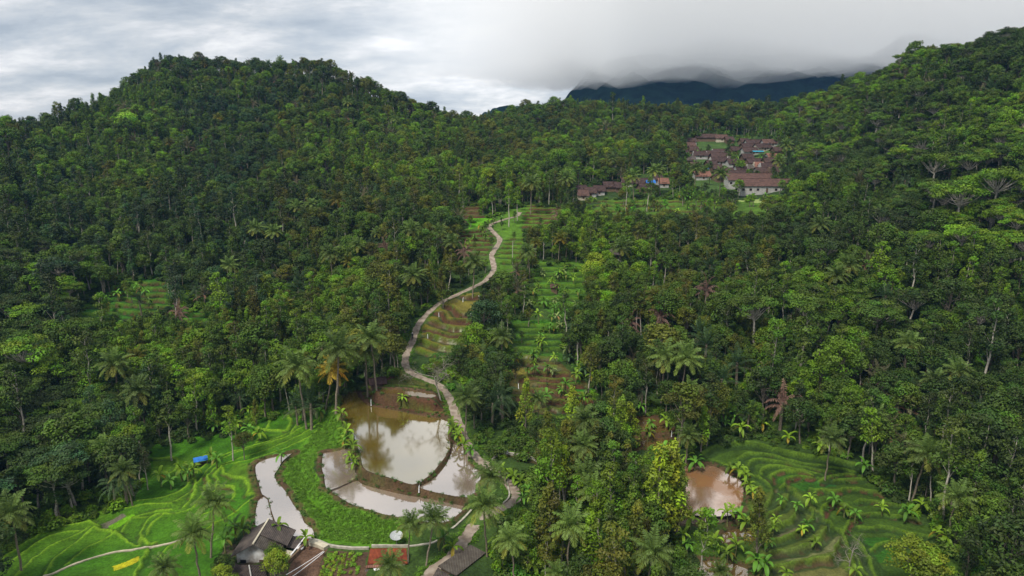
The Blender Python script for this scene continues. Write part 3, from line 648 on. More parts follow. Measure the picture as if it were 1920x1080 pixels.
def gen_coconut(h=10, nf=20, golden=0):
    t, c = G_(), G_(); lean = rng.normal(size=2) * .9; P = bend((0, 0, -1), (lean[0], lean[1], h), 0, 8, .05)
    P = [np.array([q[0] * (i / 8) ** .3 if i else q[0], q[1], q[2]]) for i, q in enumerate(P)]
    tube(t, P, np.r_[.30, np.linspace(.19, .12, 8)], 7)
    for k in range(nf):
        f = k / nf; el = math.radians(80 - 98 * f + rng.uniform(-8, 8)); az = k * 2.4 + rng.uniform(-.2, .2)
        old = f > .72; tint = np.array([2.0, 1.3, 1.0]) * rng.uniform(.8, 1.3) if (old and rng.random() < .45) else np.array([1 + f * .35, 1 + f * .12, 1]) * rng.uniform(.8, 1.25)
        if golden: tint = np.array([1.1, 1.0, .8]) * rng.uniform(.8, 1.25)
        frond(c, (lean[0], lean[1], h), az, el, rng.uniform(3.5, 4.3), 1.1, 20, tint, .95, .5, .22, (1.5, 1.4, 1.2))
    for k in range(6):
        a = rng.uniform(0, 6.28); clump(c, (lean[0] + .3 * math.cos(a), lean[1] + .3 * math.sin(a), h - .35), (.16, .16, .2), 12, .2, (2.2, 1.2, 1))
    return t, c
def gen_sugar(h=8, dead=0):
    t, c = G_(), G_(); tube(t, bend((0, 0, -1), (0, 0, h), 0, 5, .05), np.r_[np.linspace(.34, .28, 6)], 8)
    for k in range(17):
        f = k / 17; el = math.radians(82 - 78 * f + rng.uniform(-7, 7)); az = k * 2.4 + rng.uniform(-.3, .3)
        tint = np.array([1, 1, 1.]) * rng.uniform(.75, 1.35)
        if dead or f > .8: tint = np.array([1.5, 1.35, 1.5] if dead else [2.4, 1.35, 1.7]) * rng.uniform(.8, 1.2)
        frond(c, (0, 0, h - f * 1.5), az, el, rng.uniform(4.0, 5.2), .85, 20, tint, .8 if not dead else 1.6, .35 if not dead else 1.0, .17, (1.7, 1.5, 1.8))
    return t, c
def blade(g, base, az, el, L, wd, tint, droop=1):
    d = np.array([math.cos(az) * math.cos(el), math.sin(az) * math.cos(el), math.sin(el)]); p = np.array(base, float); P = [p]
    for i in range(7):
        d = nrm(d + np.array([0, 0, -.13 * droop * (1 + i * .35)])); p = p + d * L / 7; P.append(p)
    P = np.array(P); hz = np.array([-math.sin(az), math.cos(az), 0.]); W = wd * np.array([.06, .35, .85, 1, 1, .9, .62, .05])[:, None] * .5
    up = np.array([0, 0, .32])
    V = np.concatenate([P - hz * W + up * W, P, P + hz * W + up * W]); Qd = [(i, i + 1, 9 + i, 8 + i) for i in range(7)] + [(8 + i, 9 + i, 17 + i, 16 + i) for i in range(7)]
    g.add(V, Qd, np.asarray(tint))
def gen_banana(ns=1, h=2.6):
    t, c = G_(), G_()
    for s in range(ns):
        bx, by = (0, 0) if s == 0 else rng.normal(size=2) * 1.1; hh = h * rng.uniform(.75, 1.1) * (1 if s == 0 else .8)
        tube(t, bend((bx, by, -.5), (bx + rng.normal() * .15, by + rng.normal() * .15, hh), 0, 4), np.linspace(.17, .09, 5), 6)
        for k in range(9):
            tint = np.array([1, 1, 1.]) * rng.uniform(.75, 1.3)
            if k == 7 and rng.random() < .5: tint = np.array([1.9, .85, 1.2])
            blade(c, (bx, by, hh - .1), k * 2.4 + rng.uniform(-.3, .3), math.radians(75 - k * 9 + rng.uniform(-8, 8)), rng.uniform(1.7, 2.4), rng.uniform(.5, .68), tint, rng.uniform(.8, 1.25))
    return t, c
def gen_bare(h=13, spread=5):
    t, c = G_(), G_(); tips = []
    def br(p, d, L, r, k):
        P = [p]
        for i in range(4): d = nrm(d + rng.normal(size=3) * .16 + np.array([0, 0, .03])); P.append(P[-1] + d * L / 4)
        tube(t, P, np.linspace(r, r * .62, 5), 6 if k < 2 else 4); tips.append(P[-1])
        if k >= 4: return
        for j in range(3 if k else 5):
            a = rng.uniform(0, 6.28); o = nrm(np.cross(d, rng.normal(size=3))); nd = nrm(d * .55 + o * .95 * (1 if k else 1.15) + np.array([0, 0, .06])); q = P[rng.integers(2, 5)]
            br(q, nd, L * rng.uniform(.5, .78), r * .52, k + 1)
    br(np.array([0, 0, -1.]), np.array([0, 0, 1.]), h * .62, .26, 0)
    for p in tips[::3]: clump(c, p, (.6, .6, .4), 12, .28, rt())
    return t, c
def gen_bush(R=1.1, n=5, lv=70, size=.34):
    c = G_()
    for k in range(n):
        a = rng.uniform(0, 6.28); q = R * .7 * rng.random(); s = R * rng.uniform(.4, .62); clump(c, (math.cos(a) * q, math.sin(a) * q, s * .7), (s, s, s * .8), lv, size, rt(), .5, .9)
    return c
def gen_weed(n=46, R=.5, hh=.45, size=.30):
    c = G_(); p = np.c_[rng.normal(size=(n, 2)) * R * .5, rng.uniform(0, hh, n)]; leaves(c, p, nrm(rng.normal(size=(n, 3)) + np.array([0, 0, 1.2])), size, .5, rng.uniform(.7, 1.35, (n, 1)) * np.ones((n, 3))); return c
def gen_tuft(n=22, R=.35, hh=.5):
    c = G_()
    for k in range(n):
        a = rng.uniform(0, 6.28); b = np.array([rng.normal() * R * .5, rng.normal() * R * .5, -.05]); d = np.array([math.cos(a) * .5, math.sin(a) * .5, 1.]) * hh * rng.uniform(.6, 1.2); s = np.array([-math.sin(a), math.cos(a), 0]) * .05
        c.add([b - s, b + s, b + d + s * .4, b + d - s * .4], [(0, 1, 2, 3)], np.array([1, 1, 1]) * rng.uniform(.7, 1.3))
    return c

PROTO = {}     # kind -> list of (trunk mesh, crown mesh, joined mesh, nominal height, nominal radius)
def proto(kind, gen, n, bark, leaf, hR):
    PROTO[kind] = []
    for i in range(n):
        t, c = gen(i); tm = t.mesh('trunk', [bark], True); cm = c.mesh('crown', [leaf])
        j = G_(); j.join(c, 0); j.join(t, 1); PROTO[kind].append((tm, cm, j.mesh(kind, [leaf, bark]), *hR))
proto('broadleaf_tree', lambda i: gen_broadleaf(10.5 + i * .5, 3.9 + .25 * (i % 3)), 6, M_BARK, M_LEAF, (11.5, 4))
proto('slender_tree', lambda i: gen_slender(12.5 + i * .6, 2.2), 4, M_PALE, M_LEAF, (13, 2.2))
proto('umbrella_tree', lambda i: gen_umbrella(12 + i, 4.8), 4, M_PALE, M_LEAF, (13, 4.8))
proto('columnar_tree', lambda i: gen_columnar(11 + i * .7, 2.4), 4, M_BARK, M_LEAF, (11.5, 2.2))
proto('coconut_palm', lambda i: gen_coconut(10, 27), 4, M_PALMBARK, M_LEAF, (10, 3.2))
proto('sugar_palm', lambda i: gen_sugar(6.5, i == 3), 4, M_PALMBARK, M_LEAF, (8.5, 3.8))
proto('banana_plant', lambda i: gen_banana(1), 5, M_STEM, M_LEAF, (3.2, 1.6))
M_GREYBARK = simple('grey_bark', (.27, .24, .20), .9, .4, 3)
proto('bare_tree', lambda i: gen_bare(), 2, M_GREYBARK, M_LEAF, (12, 5))
proto('young_tree', lambda i: gen_slender(6, 1.7, 80, .34), 2, M_BARK, M_LEAF, (6, 1.7))

COLOURS0 = {'dark green': (.018, .046, .010), 'mid green': (.030, .080, .010), 'bright green': (.060, .155, .008), 'olive green': (.062, .072, .010), 'yellowish green': (.125, .175, .010), 'bluish green': (.020, .058, .026),
 'lime green': (.16, .28, .012), 'golden': (.30, .26, .03), 'grey green': (.055, .072, .038), 'brown': (.10, .062, .035), 'pale green': (.11, .16, .05), 'fresh green': (.085, .22, .015)}

COLOURS0.update({'olive green': (.052, .082, .008), 'brown': (.062, .055, .04), 'palm green': (.075, .105, .022)})
COLOURS = {k: (v[0] * 1.75, v[1] * 1.32, v[2] * 1.15) if max(v) < .16 else (v[0] * 1.25, v[1] * 1.15, v[2]) for k, v in COLOURS0.items()}
COLOURS['fresh green'] = (.075, .185, .014); COLOURS['lime green'] = (.15, .25, .014); COLOURS['palm green'] = (.078, .130, .024); COLOURS['olive green'] = (.090, .112, .011); COLOURS['mid green'] = (.058, .098, .007); COLOURS['dark green'] = (.034, .058, .007); COLOURS['bluish green'] = (.030, .062, .018)
for k_ in ('bright green', 'olive green'): COLOURS[k_] = tuple(v * q for v, q in zip(COLOURS[k_], (.95, .84, .7)))
# ------------------------------------------------------------------ open places where no crown may stand in front
OPEN = [
 [(795,1110),(818,1055),(882,1016),(915,1032),(925,1110)], [(855,1045),(880,985),(900,975),(895,1000),(870,1040)],
 [(0,1110),(0,1035),(60,1003),(110,985),(160,965),(215,955),(250,940),(268,905),(278,870),(280,850),(290,836),(330,824),(400,820),(470,803),(510,778),(545,770),(572,780),(612,768),(640,752),(645,738),(665,735),(690,718),(760,692),(762,665),(772,630),(798,588),(840,560),(905,530),(910,545),(893,572),(885,600),(890,640),(870,658),(800,665),(785,690),(840,715),(860,760),(880,825),(905,860),(965,895),(985,935),(960,950),(915,990),(860,1045),(830,1110)],
 [(1190,775),(1260,790),(1265,845),(1330,842),(1400,818),(1480,832),(1560,852),(1610,880),(1670,920),(1715,970),(1780,1012),(1800,1110),(1310,1110),(1312,1040),(1270,990),(1268,940),(1278,872),(1230,850),(1195,840)],
 [(956,598),(1052,598),(1062,670),(1100,712),(1122,745),(1118,778),(990,775),(955,745),(958,680)], [(1000,575),(1060,580),(1050,605),(990,600)], [(1100,374),(1345,374),(1345,396),(1100,396)], [(1003,495),(1095,497),(1100,560),(1060,585),(1012,570),(1000,530)],
 [(868,425),(920,408),(975,388),(1060,388),(1050,408),(985,425),(978,498),(932,512),(915,505),(905,480),(868,470)], [(868,382),(903,386),(898,410),(868,408)],
 [(222,532),(300,522),(325,565),(280,585),(205,590),(135,605),(125,595),(190,562)], [(342,582),(398,582),(394,600),(345,602)],
 [(1290,258),(1340,252),(1478,260),(1488,300),(1470,362),(1350,366),(1300,342),(1285,300)], [(1350,380),(1440,376),(1440,392),(1350,392)], [(1075,352),(1180,342),(1195,358),(1085,372)], [(1140,478),(1165,478),(1162,492),(1142,492)], [(1195,330),(1260,330),(1262,350),(1200,352)], [(925,862),(960,852),(1010,858),(1000,868),(930,872)],
]
mk_x, mk_y = np.meshgrid(np.arange(0, 1920, 4) + 2., np.arange(0, 1120, 4) + 2.)
OM = np.zeros(mk_x.shape, bool)
for P_ in OPEN: OM |= inside(mk_x, mk_y, P_)
def om(px, py):
    i, j = np.clip((np.asarray(py) / 4).astype(int), 0, OM.shape[0] - 1), np.clip((np.asarray(px) / 4).astype(int), 0, OM.shape[1] - 1)
    return OM[i, j] & (np.asarray(px) >= 0) & (np.asarray(px) < 1920) & (np.asarray(py) < 1119) & (np.asarray(py) >= 0)
RL = [L for _, _, L in roads]
def near_road(x, y, d=1.8):
    r = np.zeros(np.shape(x), bool)
    for L in RL: r |= seg_dist(np.asarray(x), np.asarray(y), L)[0] < d
    return r
def covers(x, y, z, h, R, top=.4):
    """share of the crown's picture that falls on an open place"""
    tot = 0
    for f in (0., .5, 1.):
        zc = z + h * (top + (1 - top) * f)
        for s in (-.8, 0, .8):
            px, py = proj(x + R * s * (1 - .4 * f), y, zc); tot = tot + om(px, py)
    for f in (0., .2): px, py = proj(x, y, z + h * f); tot = tot + 1.5 * om(px, py)
    return tot / 12

# ------------------------------------------------------------------ scattered forest
cand = []      # kind, x, y, z, scale, rot, colour name, proto index
def in_view(x, y, z, m=40):
    px, py = proj(x, y, z); return (px > -m) & (px < 1920 + m) & (py < 1080 + m * 2) & (py > -60)
def field(sp, y0, y1, jit=.42):
    ys = np.arange(y0, y1, sp * .87); X_, Y_ = [], []
    for i, yy in enumerate(ys):
        xs = np.arange(-yy * .95, yy * .95, sp) + (i % 2) * sp * .5; X_.append(xs); Y_.append(np.full(len(xs), yy))
    x, y = np.concatenate(X_), np.concatenate(Y_); return x + rng.uniform(-jit, jit, len(x)) * sp, y + rng.uniform(-jit, jit, len(x)) * sp
def species(x, y, z):
    px, py = proj(x, y, z + 8); k = np.empty(len(x), object); a = vnoise(x, y, 26, 31); b = rng.random(len(x)); e = vnoise(x, y, 14, 32)
    for i in range(len(x)):
        u = px[i]; v = py[i]
        right = u > 1450 - (v - 300) * .1; r = b[i]
        if right and v < 620 and e[i] > .35: kk = 'umbrella_tree' if r < (.6 if u > 1640 and 200 < v < 460 else .2) else ('broadleaf_tree' if r < .78 else ('columnar_tree' if r < .9 else 'sugar_palm'))
        elif u < 200 and v > 450: kk = 'umbrella_tree' if r < .35 else ('broadleaf_tree' if r < .8 else 'slender_tree')
        elif a[i] < .33: kk = 'columnar_tree' if r < .55 else ('slender_tree' if r < .75 else 'broadleaf_tree')
        elif a[i] < .5: kk = 'slender_tree' if r < .5 else ('broadleaf_tree' if r < .95 else 'coconut_palm')
        elif a[i] > .78: kk = 'sugar_palm' if r < .28 else ('broadleaf_tree' if r < .88 else 'coconut_palm')
        else: kk = 'broadleaf_tree' if r < .52 else ('columnar_tree' if r < .68 else ('slender_tree' if r < .88 else ('sugar_palm' if r < .98 else 'coconut_palm')))
        k[i] = kk
    return k
def colour(x, y, px, py, kind):
    a = vnoise(np.array([x]), np.array([y]), 38, 33)[0] * .6 + random.random() * .4
    if kind == 'coconut_palm': return 'palm green' if random.random() < .6 else 'olive green'
    if kind == 'sugar_palm': return 'grey green' if random.random() < .35 else 'bluish green'
    if px > 1450:
        return 'dark green' if a < .42 else ('mid green' if a < .62 else ('bright green' if a < .86 else 'olive green'))
    if px < 520:
        return 'dark green' if a < .34 else ('bluish green' if a < .44 else ('mid green' if a < .66 else ('bright green' if a < .80 else 'olive green')))
    return 'dark green' if a < .34 else ('olive green' if a < .46 else ('mid green' if a < .64 else ('bright green' if a < .86 else 'yellowish green')))
x, y = [], []
for sp, y0, y1 in ((3.7, 72, 180), (4.1, 180, 300), (4.8, 300, 620)):
    a, b = field(sp, y0, y1); x.append(a); y.append(b)
x, y = np.concatenate(x), np.concatenate(y); z = hgt(x, y)
ok = in_view(x, y, z + 8, 90) & ~near_road(x, y, 2.6)
px, py = proj(x, y, z)
x, y, z = x[ok], y[ok], z[ok]
KINDS = species(x, y, z); SCL = rng.uniform(.50, .90, len(x)); big = rng.random(len(x)) < .10; SCL[big] *= 1.35; SCL[(KINDS == 'slender_tree') & (y < 300)] *= 1.25; SCL[(KINDS == 'slender_tree') & (y > 370)] *= .82
hh = np.array([PROTO[k][0][3] for k in KINDS]) * SCL; RR = np.array([PROTO[k][0][4] for k in KINDS]) * SCL
cv = covers(x, y, z, hh, RR)
keep = cv < .10
# second chance: smaller trees where a full-grown one would stand in front of a clearing
small = (~keep) & (cv < .6)
hs_, Rs_ = hh * .55, RR * .6; cv2 = covers(x, y, z, hs_, Rs_)
# hidden behind the skyline
vis = np.ones(len(x), bool)
for i in range(0, len(x)):
    if y[i] > 330:
        t_ = np.linspace(.5, .97, 14); zt = z[i] + hh[i]; g = hgt(x[i] * t_, y[i] * t_) + 4
        if (g > zt * t_).any(): vis[i] = False
for i in range(len(x)):
    if not vis[i]: continue
    if keep[i]: s = SCL[i]
    elif small[i] and cv2[i] < .08 and rng.random() < .8: s = SCL[i] * .55
    else: continue
    pxx, pyy = proj(x[i], y[i], z[i] + 8)
    k_ = KINDS[i]
    if s < .62 and k_ in ('coconut_palm', 'sugar_palm'): k_ = 'broadleaf_tree'
    cand.append((k_, x[i], y[i], z[i], s, rng.uniform(0, 6.28), colour(x[i], y[i], pxx, pyy, k_), int(rng.integers(0, len(PROTO[k_])))))
print('scattered trees', len(cand))

# ------------------------------------------------------------------ trees and plants placed one by one (crown centre in the photo)
hand = []
def tree(kind, px, py, s=1.0, col=None, pi=None, lab=None):
    h = PROTO[kind][0][3] * s; f = {'coconut_palm': 1.0, 'sugar_palm': .85, 'banana_plant': .75, 'bare_tree': .7, 'umbrella_tree': .88, 'slender_tree': .78, 'broadleaf_tree': .7, 'columnar_tree': .62, 'young_tree': .75}[kind]
    q = cast(px, py, h * f)
    if q is None: return
    col = col or {'coconut_palm': 'palm green', 'sugar_palm': 'bluish green', 'banana_plant': 'fresh green'}.get(kind, 'mid green')
    hand.append((kind, q[0], q[1], float(hgt(q[0], q[1])), s, random.uniform(0, 6.28), col, random.randrange(len(PROTO[kind])) if pi is None else pi, lab))
for a in ((568,697,1.25),(622,664,1.3),(215,690,1.1),(255,738,1.0),(383,947,.85),(365,1000,.8),(320,1060,.6),(735,1062,.62),(795,972,.75),(762,985,.6),(916,885,.8),(913,947,.8),(965,1010,.7),(1065,982,.85),(1098,888,.85),(1098,835,.75),(1218,1030,.8),(685,655,1.1),(702,640,1.1),(885,488,1.1),(775,512,1.1),(1245,665,1.1),(1277,680,1.05),(1290,815,.7),(1555,825,.75),(1725,835,1),(1790,920,.8),(22,968,.85),(200,840,.8),(240,878,.7),(1160,458,1.1),(1590,500,1.),(1572,512,1.),(480,428,1),(512,432,1),(995,345,1.2),(1190,330,1.1),(1222,322,1.1),(1305,312,1.1),(1352,322,1.1),(1478,272,1.1),(1500,282,1),(1240,320,1.1),(1065,335,1.2),(1150,300,1),(870,750,.85),(1105,925,.7),(1040,1075,.5),(1355,1078,.45),(1010,750,.6),(1460,300,1),(770,430,1),(440,385,1),(620,480,1),(1700,640,.9),(1540,420,1)): tree('coconut_palm', *a)
tree('coconut_palm', 603, 696, .98, 'golden')
for i, a in enumerate(((40,200),(75,208),(110,205),(215,150),(245,143),(295,128),(330,122),(372,112),(410,116),(470,122),(492,127),(555,132),(640,142),(690,165),(722,180),(765,190),(820,200),(850,208),(1060,192),(1100,182),(1150,190),(1200,195),(1345,192),(1440,190),(1590,150),(1640,132),(1700,98),(1745,78),(1762,70),(1800,62),(1850,58),(1900,45))):
    tree(('umbrella_tree', 'broadleaf_tree', 'slender_tree')[i % 3], a[0], a[1], (.75, 1.0, 1.15)[i % 3] * random.uniform(.9, 1.2), random.choice(['dark green', 'mid green', 'olive green', 'grey green']))
for a in ((942,735,.95),(922,752,.8),(1330,690,1),(1355,700,1),(1385,672,1),(1325,640,1),(1310,620,.95),(1300,700,.9),(700,362,1.1),(742,360,1.1),(765,350,1.1),(800,335,1.1),(755,378,1.1),(725,375,1.),(560,532,.9),(262,560,.7),(700,340,1.1),(230,890,.75),(210,900,.7),(195,870,.7),(1680,300,1.1),(1700,330,1),(580,750,.9),(565,740,.8),(555,755,.7),(450,740,.7),(1430,900,.0)): 
    if a[2] > 0: tree('sugar_palm', *a)
for a in ((1325,538,1,'brown',3),(1240,592,1,'brown',3),(1468,742,1,'brown',3),(870,470,.8,'brown',3),(335,580,.8,'brown',3),(1045,395,.8,'brown',3),(720,458,.8,'brown',3),(1180,600,.8,'brown',3),(968,500,.7,'grey green',0)): tree('sugar_palm', *a)
tree('bare_tree', 826, 695, .8, 'grey green', 0, 'big leafless pale tree leaning its crooked branches over the bend of the road'); tree('bare_tree', 1597, 1030, .38, 'grey green', 1, 'small leafless white tree on the dry terrace by the lower edge')
for a in ((1250,905,1.35,'yellowish green'),(1232,935,1.2,'yellowish green'),(1272,925,1.1,'yellowish green'),(1165,795,.95,'lime green'),(1142,800,.85,'lime green'),(1185,790,.9,'yellowish green'),(1318,800,.7,'lime green'),(1425,975,.85,'olive green'),(1075,760,.8,'yellowish green'),(985,760,.8,'yellowish green'),(905,690,.8,'yellowish green'),(450,575,1.1,'olive green'),(480,590,1.1,'olive green'),(500,560,1.1,'yellowish green'),(540,580,1.,'olive green'),(420,610,1,'olive green'),(520,615,1,'olive green'),(1445,470,1.1,'olive green'),(1425,480,1,'olive green'),(800,520,1.1,'olive green'),(815,500,1,'bright green'),(830,530,1,'olive green')): tree('columnar_tree', *a)
for a in ((1130,930,.9,'bright green'),(1150,915,.95,'bright green'),(1085,920,.7,'bright green'),(270,860,.6,'grey green'),(310,765,1.1,'mid green'),(430,790,.8,'bright green'),(1310,1000,.9,'bright green'),(190,500,.8,'lime green'),(955,365,1.2,'bright green'),(970,360,1.1,'bright green'),(1175,345,1.1,'bright green'),(1215,345,1.1,'mid green'),(1525,490,1.1,'mid green'),(1540,590,1.,'mid green'),(1050,880,.9,'yellowish green'),(1055,950,.9,'yellowish green'),(690,640,.8,'mid green'),(745,640,.7,'mid green'),(720,615,.7,'mid green'),(1310,960,.0,'mid green'),(1105,660,1,'olive green'),(1085,610,1,'mid green'),(1065,560,1,'mid green'),(955,590,.9,'mid green'),(940,570,.9,'mid green'),(1100,470,1,'mid green')):
    if a[2] > 0: tree('slender_tree', *a)
for a in ((905,600,1.05,'bluish green'),(890,640,.8,'bright green'),(925,640,.8,'mid green'),(760,580,.9,'mid green'),(745,605,.9,'mid green'),(1385,350,.65,'lime green'),(1480,355,.7,'dark green'),(1420,325,.5,'dark green'),(440,1040,.0,'dark green'),(1170,360,.7,'olive green'),(520,1062,.42,'yellowish green'),(512,1040,.42,'mid green'),(415,1058,.38,'dark green'),(418,1078,.36,'yellowish green'),(455,830,.45,'olive green'),(1718,1048,.75,'yellowish green'),(1745,1062,.7,'yellowish green'),(1125,950,.6,'bright green'),(990,905,.0,'olive green'),(1000,960,.0,'mid green'),(610,300,1.3,'bright green'),(240,225,1.3,'lime green'),(602,140,1.5,'dark green'),(340,135,1.3,'dark green'),(812,205,1.3,'dark green'),(830,400,1.1,'bright green'),(130,640,1,'mid green')):
    if a[2] > 0: tree('broadleaf_tree', *a)
for a in ((1760,290,1.35,'bright green'),(1700,270,1.2,'bright green'),(1810,340,1.4,'bright green'),(1870,330,1.3,'bright green'),(1750,340,1.2,'mid green'),(90,880,.8,'mid green'),(70,850,.85,'dark green'),(220,805,.8,'bright green'),(140,600,.9,'mid green'),(80,680,.95,'bright green'),(30,720,.9,'mid green'),(50,650,1.2,'bright green'),(45,580,.9,'bright green'),(1500,560,1.1,'mid green'),(1650,560,1.2,'mid green')): tree('umbrella_tree', *a)
ban = [(1405,905),(1398,890),(1412,920),(1375,950),(1388,965),(1365,960),(1400,975),(1295,965),(1325,962),(1370,870),(1385,875),(1450,985),(1440,1010),(1455,970),(1520,930),(1465,935),(1495,945),(1515,980),(1505,990),(1585,950),(1565,935),(1655,950),(1605,960),(1700,955),(1730,940),(1760,995),(1775,1000),(1530,1010),(1475,1070),(1420,1045),(1435,1050),(1605,1070),(1340,1010),(1380,1020),(1365,1030),(1280,1000),(1290,1015),(1270,795),(1220,790),(1245,840),(1260,850),(1305,860),(1290,850),(1275,870),(1250,785),(1080,700),(1060,720),(1095,745),(1015,640),(1000,660),(965,670),(955,672),(975,665),(1040,668),(1065,665),(1090,680),(1075,650),(1085,640),(1100,665),(1110,700),(1120,720),(1095,690),(1015,745),(1070,740),(1025,740),(850,800),(860,805),(848,790),(858,815),(755,742),(884,840),(870,830),(645,825),(652,815),(660,835),(648,805),(655,850),(662,865),(525,850),(640,770),(620,745),(630,735),(605,760),(650,715),(600,770),(356,876),(362,874),(350,885),(340,880),(405,858),(395,852),(300,890),(318,895),(465,800),(485,805),(400,795),(370,785),(465,765),(440,795),(430,1000),(440,985),(455,990),(420,1010),(470,985),(832,1005),(822,1010),(950,885),(965,890),(975,900),(985,905),(940,880),(1000,925),(990,915),(1010,940),(980,930),(935,1010),(850,1020),(520,985),(573,1003),(220,548),(240,540),(200,555),(255,535),(230,530),(270,545),(415,520),(440,515),(470,500),(350,505),(560,500),(890,440),(905,430),(880,450),(900,420),(915,415),(925,410),(940,408),(870,455),(910,440),(1010,535),(1035,525),(1050,510),(1075,520),(1020,560),(1055,545),(1085,545),(1040,575),(1010,590),(1320,380),(1330,390),(1290,385),(1345,375),(1310,395),(1270,395),(1250,385),(1100,385),(1130,380),(1115,370),(1190,375),(1215,385),(1090,345),(1160,1050),(1180,1030),(1100,1060),(1230,1060),(1000,1050),(1060,900),(1020,890),(1380,780),(1350,775),(1360,790),(1430,790),(1410,780),(1480,815),(1540,830),(1620,870),(1660,900),(1200,760),(1150,770),(1110,790),(985,790),(1215,810),(1390,800),(1300,780)]
for i, (a, b) in enumerate(ban):
    lo = a > 1440 and b > 900 and a < 1680
    tree('banana_plant', a, b, random.uniform(.62, .82) if lo else random.uniform(.75, 1.1), random.choice(['fresh green', 'bright green', 'lime green'] if not (a > 1040 and 630 < b < 700) else ['bluish green', 'bright green']))
for i in range(9):
    a, b = random.choice(((random.uniform(950, 985), random.uniform(590, 760)), (random.uniform(1045, 1125), random.uniform(490, 770)), (random.uniform(985, 1010), random.uniform(490, 590)))); tree('young_tree', a, b, random.uniform(.5, .95), random.choice(['mid green', 'bright green', 'olive green', 'dark green']))
for i in range(22):
    a, b = random.uniform(860, 1060), random.uniform(382, 500); tree('young_tree', a, b, random.uniform(.5, .8), random.choice(['mid green', 'bright green', 'olive green']))
for i in range(22):
    a, b = random.uniform(120, 400), random.uniform(510, 605); tree(random.choice(['young_tree', 'banana_plant']), a, b, random.uniform(.6, .95), random.choice(['mid green', 'bright green', 'olive green']))
for i in range(34):
    a, b = random.uniform(1100, 1350), random.uniform(372, 402); tree(random.choice(['young_tree', 'banana_plant']), a, b, random.uniform(.7, 1.1), random.choice(['mid green', 'bright green', 'olive green', 'fresh green']))
for i in range(60):
    a, b = random.uniform(985, 1110), random.uniform(490, 760); tree('banana_plant', a, b, random.uniform(.6, .9), random.choice(['fresh green', 'bright green', 'pale green']))
for i in range(24):
    a, b = random.uniform(1540, 1910), random.uniform(450, 600) + 0; tree('banana_plant', a, b, random.uniform(1., 1.4), 'mid green')
vh_boxes = [(1270 + a / 7.713, 240 + b / 7.713, w_ / 15) for a, b, w_ in ((620,150,140),(465,140,165),(315,140,90),(190,200,100),(165,265,130),(955,210,90),(1120,228,235),(1350,225,215),(1040,285,205),(1225,290,175),(1065,345,230),(1350,435,115),(320,400,170),(440,390,110),(610,365,200),(615,425,225),(595,490,225),(1130,510,235),(1350,500,185),(1165,565,115),(1290,582,185),(1225,650,180),(905,610,120),(890,690,285),(630,730,180),(345,700,185),(1250,880,640),(1060,790,620))]
for i in range(420):
    a, b = random.uniform(1272, 1500), random.uniform(246, 372)
    hgt_px = random.choice((4, 7, 9)); 
    if any(abs(a - c0) < w0 + 2 and -7 < b - c1 < 7 + hgt_px for c0, c1, w0 in vh_boxes): continue
    if hgt_px == 4: tree('banana_plant', a, b, random.uniform(.9, 1.2), random.choice(['fresh green', 'bright green', 'mid green']))
    else: tree('young_tree', a, b, random.uniform(.7, 1.15), random.choice(['dark green', 'mid green', 'bright green', 'dark green']))
print('placed by hand', len(hand))

discs = []
for c in hand:
    if c[0] in ('coconut_palm', 'sugar_palm', 'bare_tree', 'columnar_tree') and c[2] < 260:
        h_ = PROTO[c[0]][0][3] * c[4]; px_, py_ = proj(c[1], c[2], c[3] + h_ * .95); d_ = math.sqrt(c[1] ** 2 + c[2] ** 2 + c[3] ** 2); discs.append((float(px_), float(py_), PROTO[c[0]][0][4] * c[4] * F / d_, c[2]))
discs = np.array(discs); kept = []
for c in cand:
    h_ = PROTO[c[0]][0][3] * c[4]; px_, py_ = proj(c[1], c[2], c[3] + h_ * .75); d_ = math.sqrt(c[1] ** 2 + c[2] ** 2 + c[3] ** 2); r_ = PROTO[c[0]][0][4] * c[4] * F / d_
    hit = (discs[:, 3] > c[2] - .5) & (np.abs(discs[:, 0] - px_) < (discs[:, 2] + r_) * .62) & (np.abs(discs[:, 1] - py_) < discs[:, 2] * .6 + r_ * .95)
    if not hit.any(): kept.append(c)
print('kept', len(kept), 'of', len(cand)); cand = kept
# ------------------------------------------------------------------ which become objects of their own: the 300 of a kind that show largest
LIMIT = {'broadleaf_tree': 290, 'slender_tree': 260, 'umbrella_tree': 230, 'columnar_tree': 260, 'coconut_palm': 280, 'sugar_palm': 270, 'banana_plant': 290, 'young_tree': 200, 'bare_tree': 9}
allt = [c + (None,) for c in cand]
def size_in_view(c): return PROTO[c[0]][0][4] * c[4] / math.sqrt(c[1] ** 2 + c[2] ** 2 + c[3] ** 2)
own = {}
for c in hand: own.setdefault(c[0], []).append(c)
rest = []
bykind = {}
for c in allt: bykind.setdefault(c[0], []).append(c)
for k_, v in bykind.items():
    if k_ == 'x': continue
    v.sort(key=size_in_view, reverse=True); n_ = max(0, LIMIT[k_] - len(own.get(k_, [])))
    fr = [c for c in v if in_view(np.array(c[1]), np.array(c[2]), np.array(c[3] + 7), -5)]; take = set(map(id, fr[:n_]))
    own.setdefault(k_, []).extend([c for c in v if id(c) in take]); rest += [c for c in v if id(c) not in take]
print({k_: len(v) for k_, v in own.items()}, 'rest', len(rest))

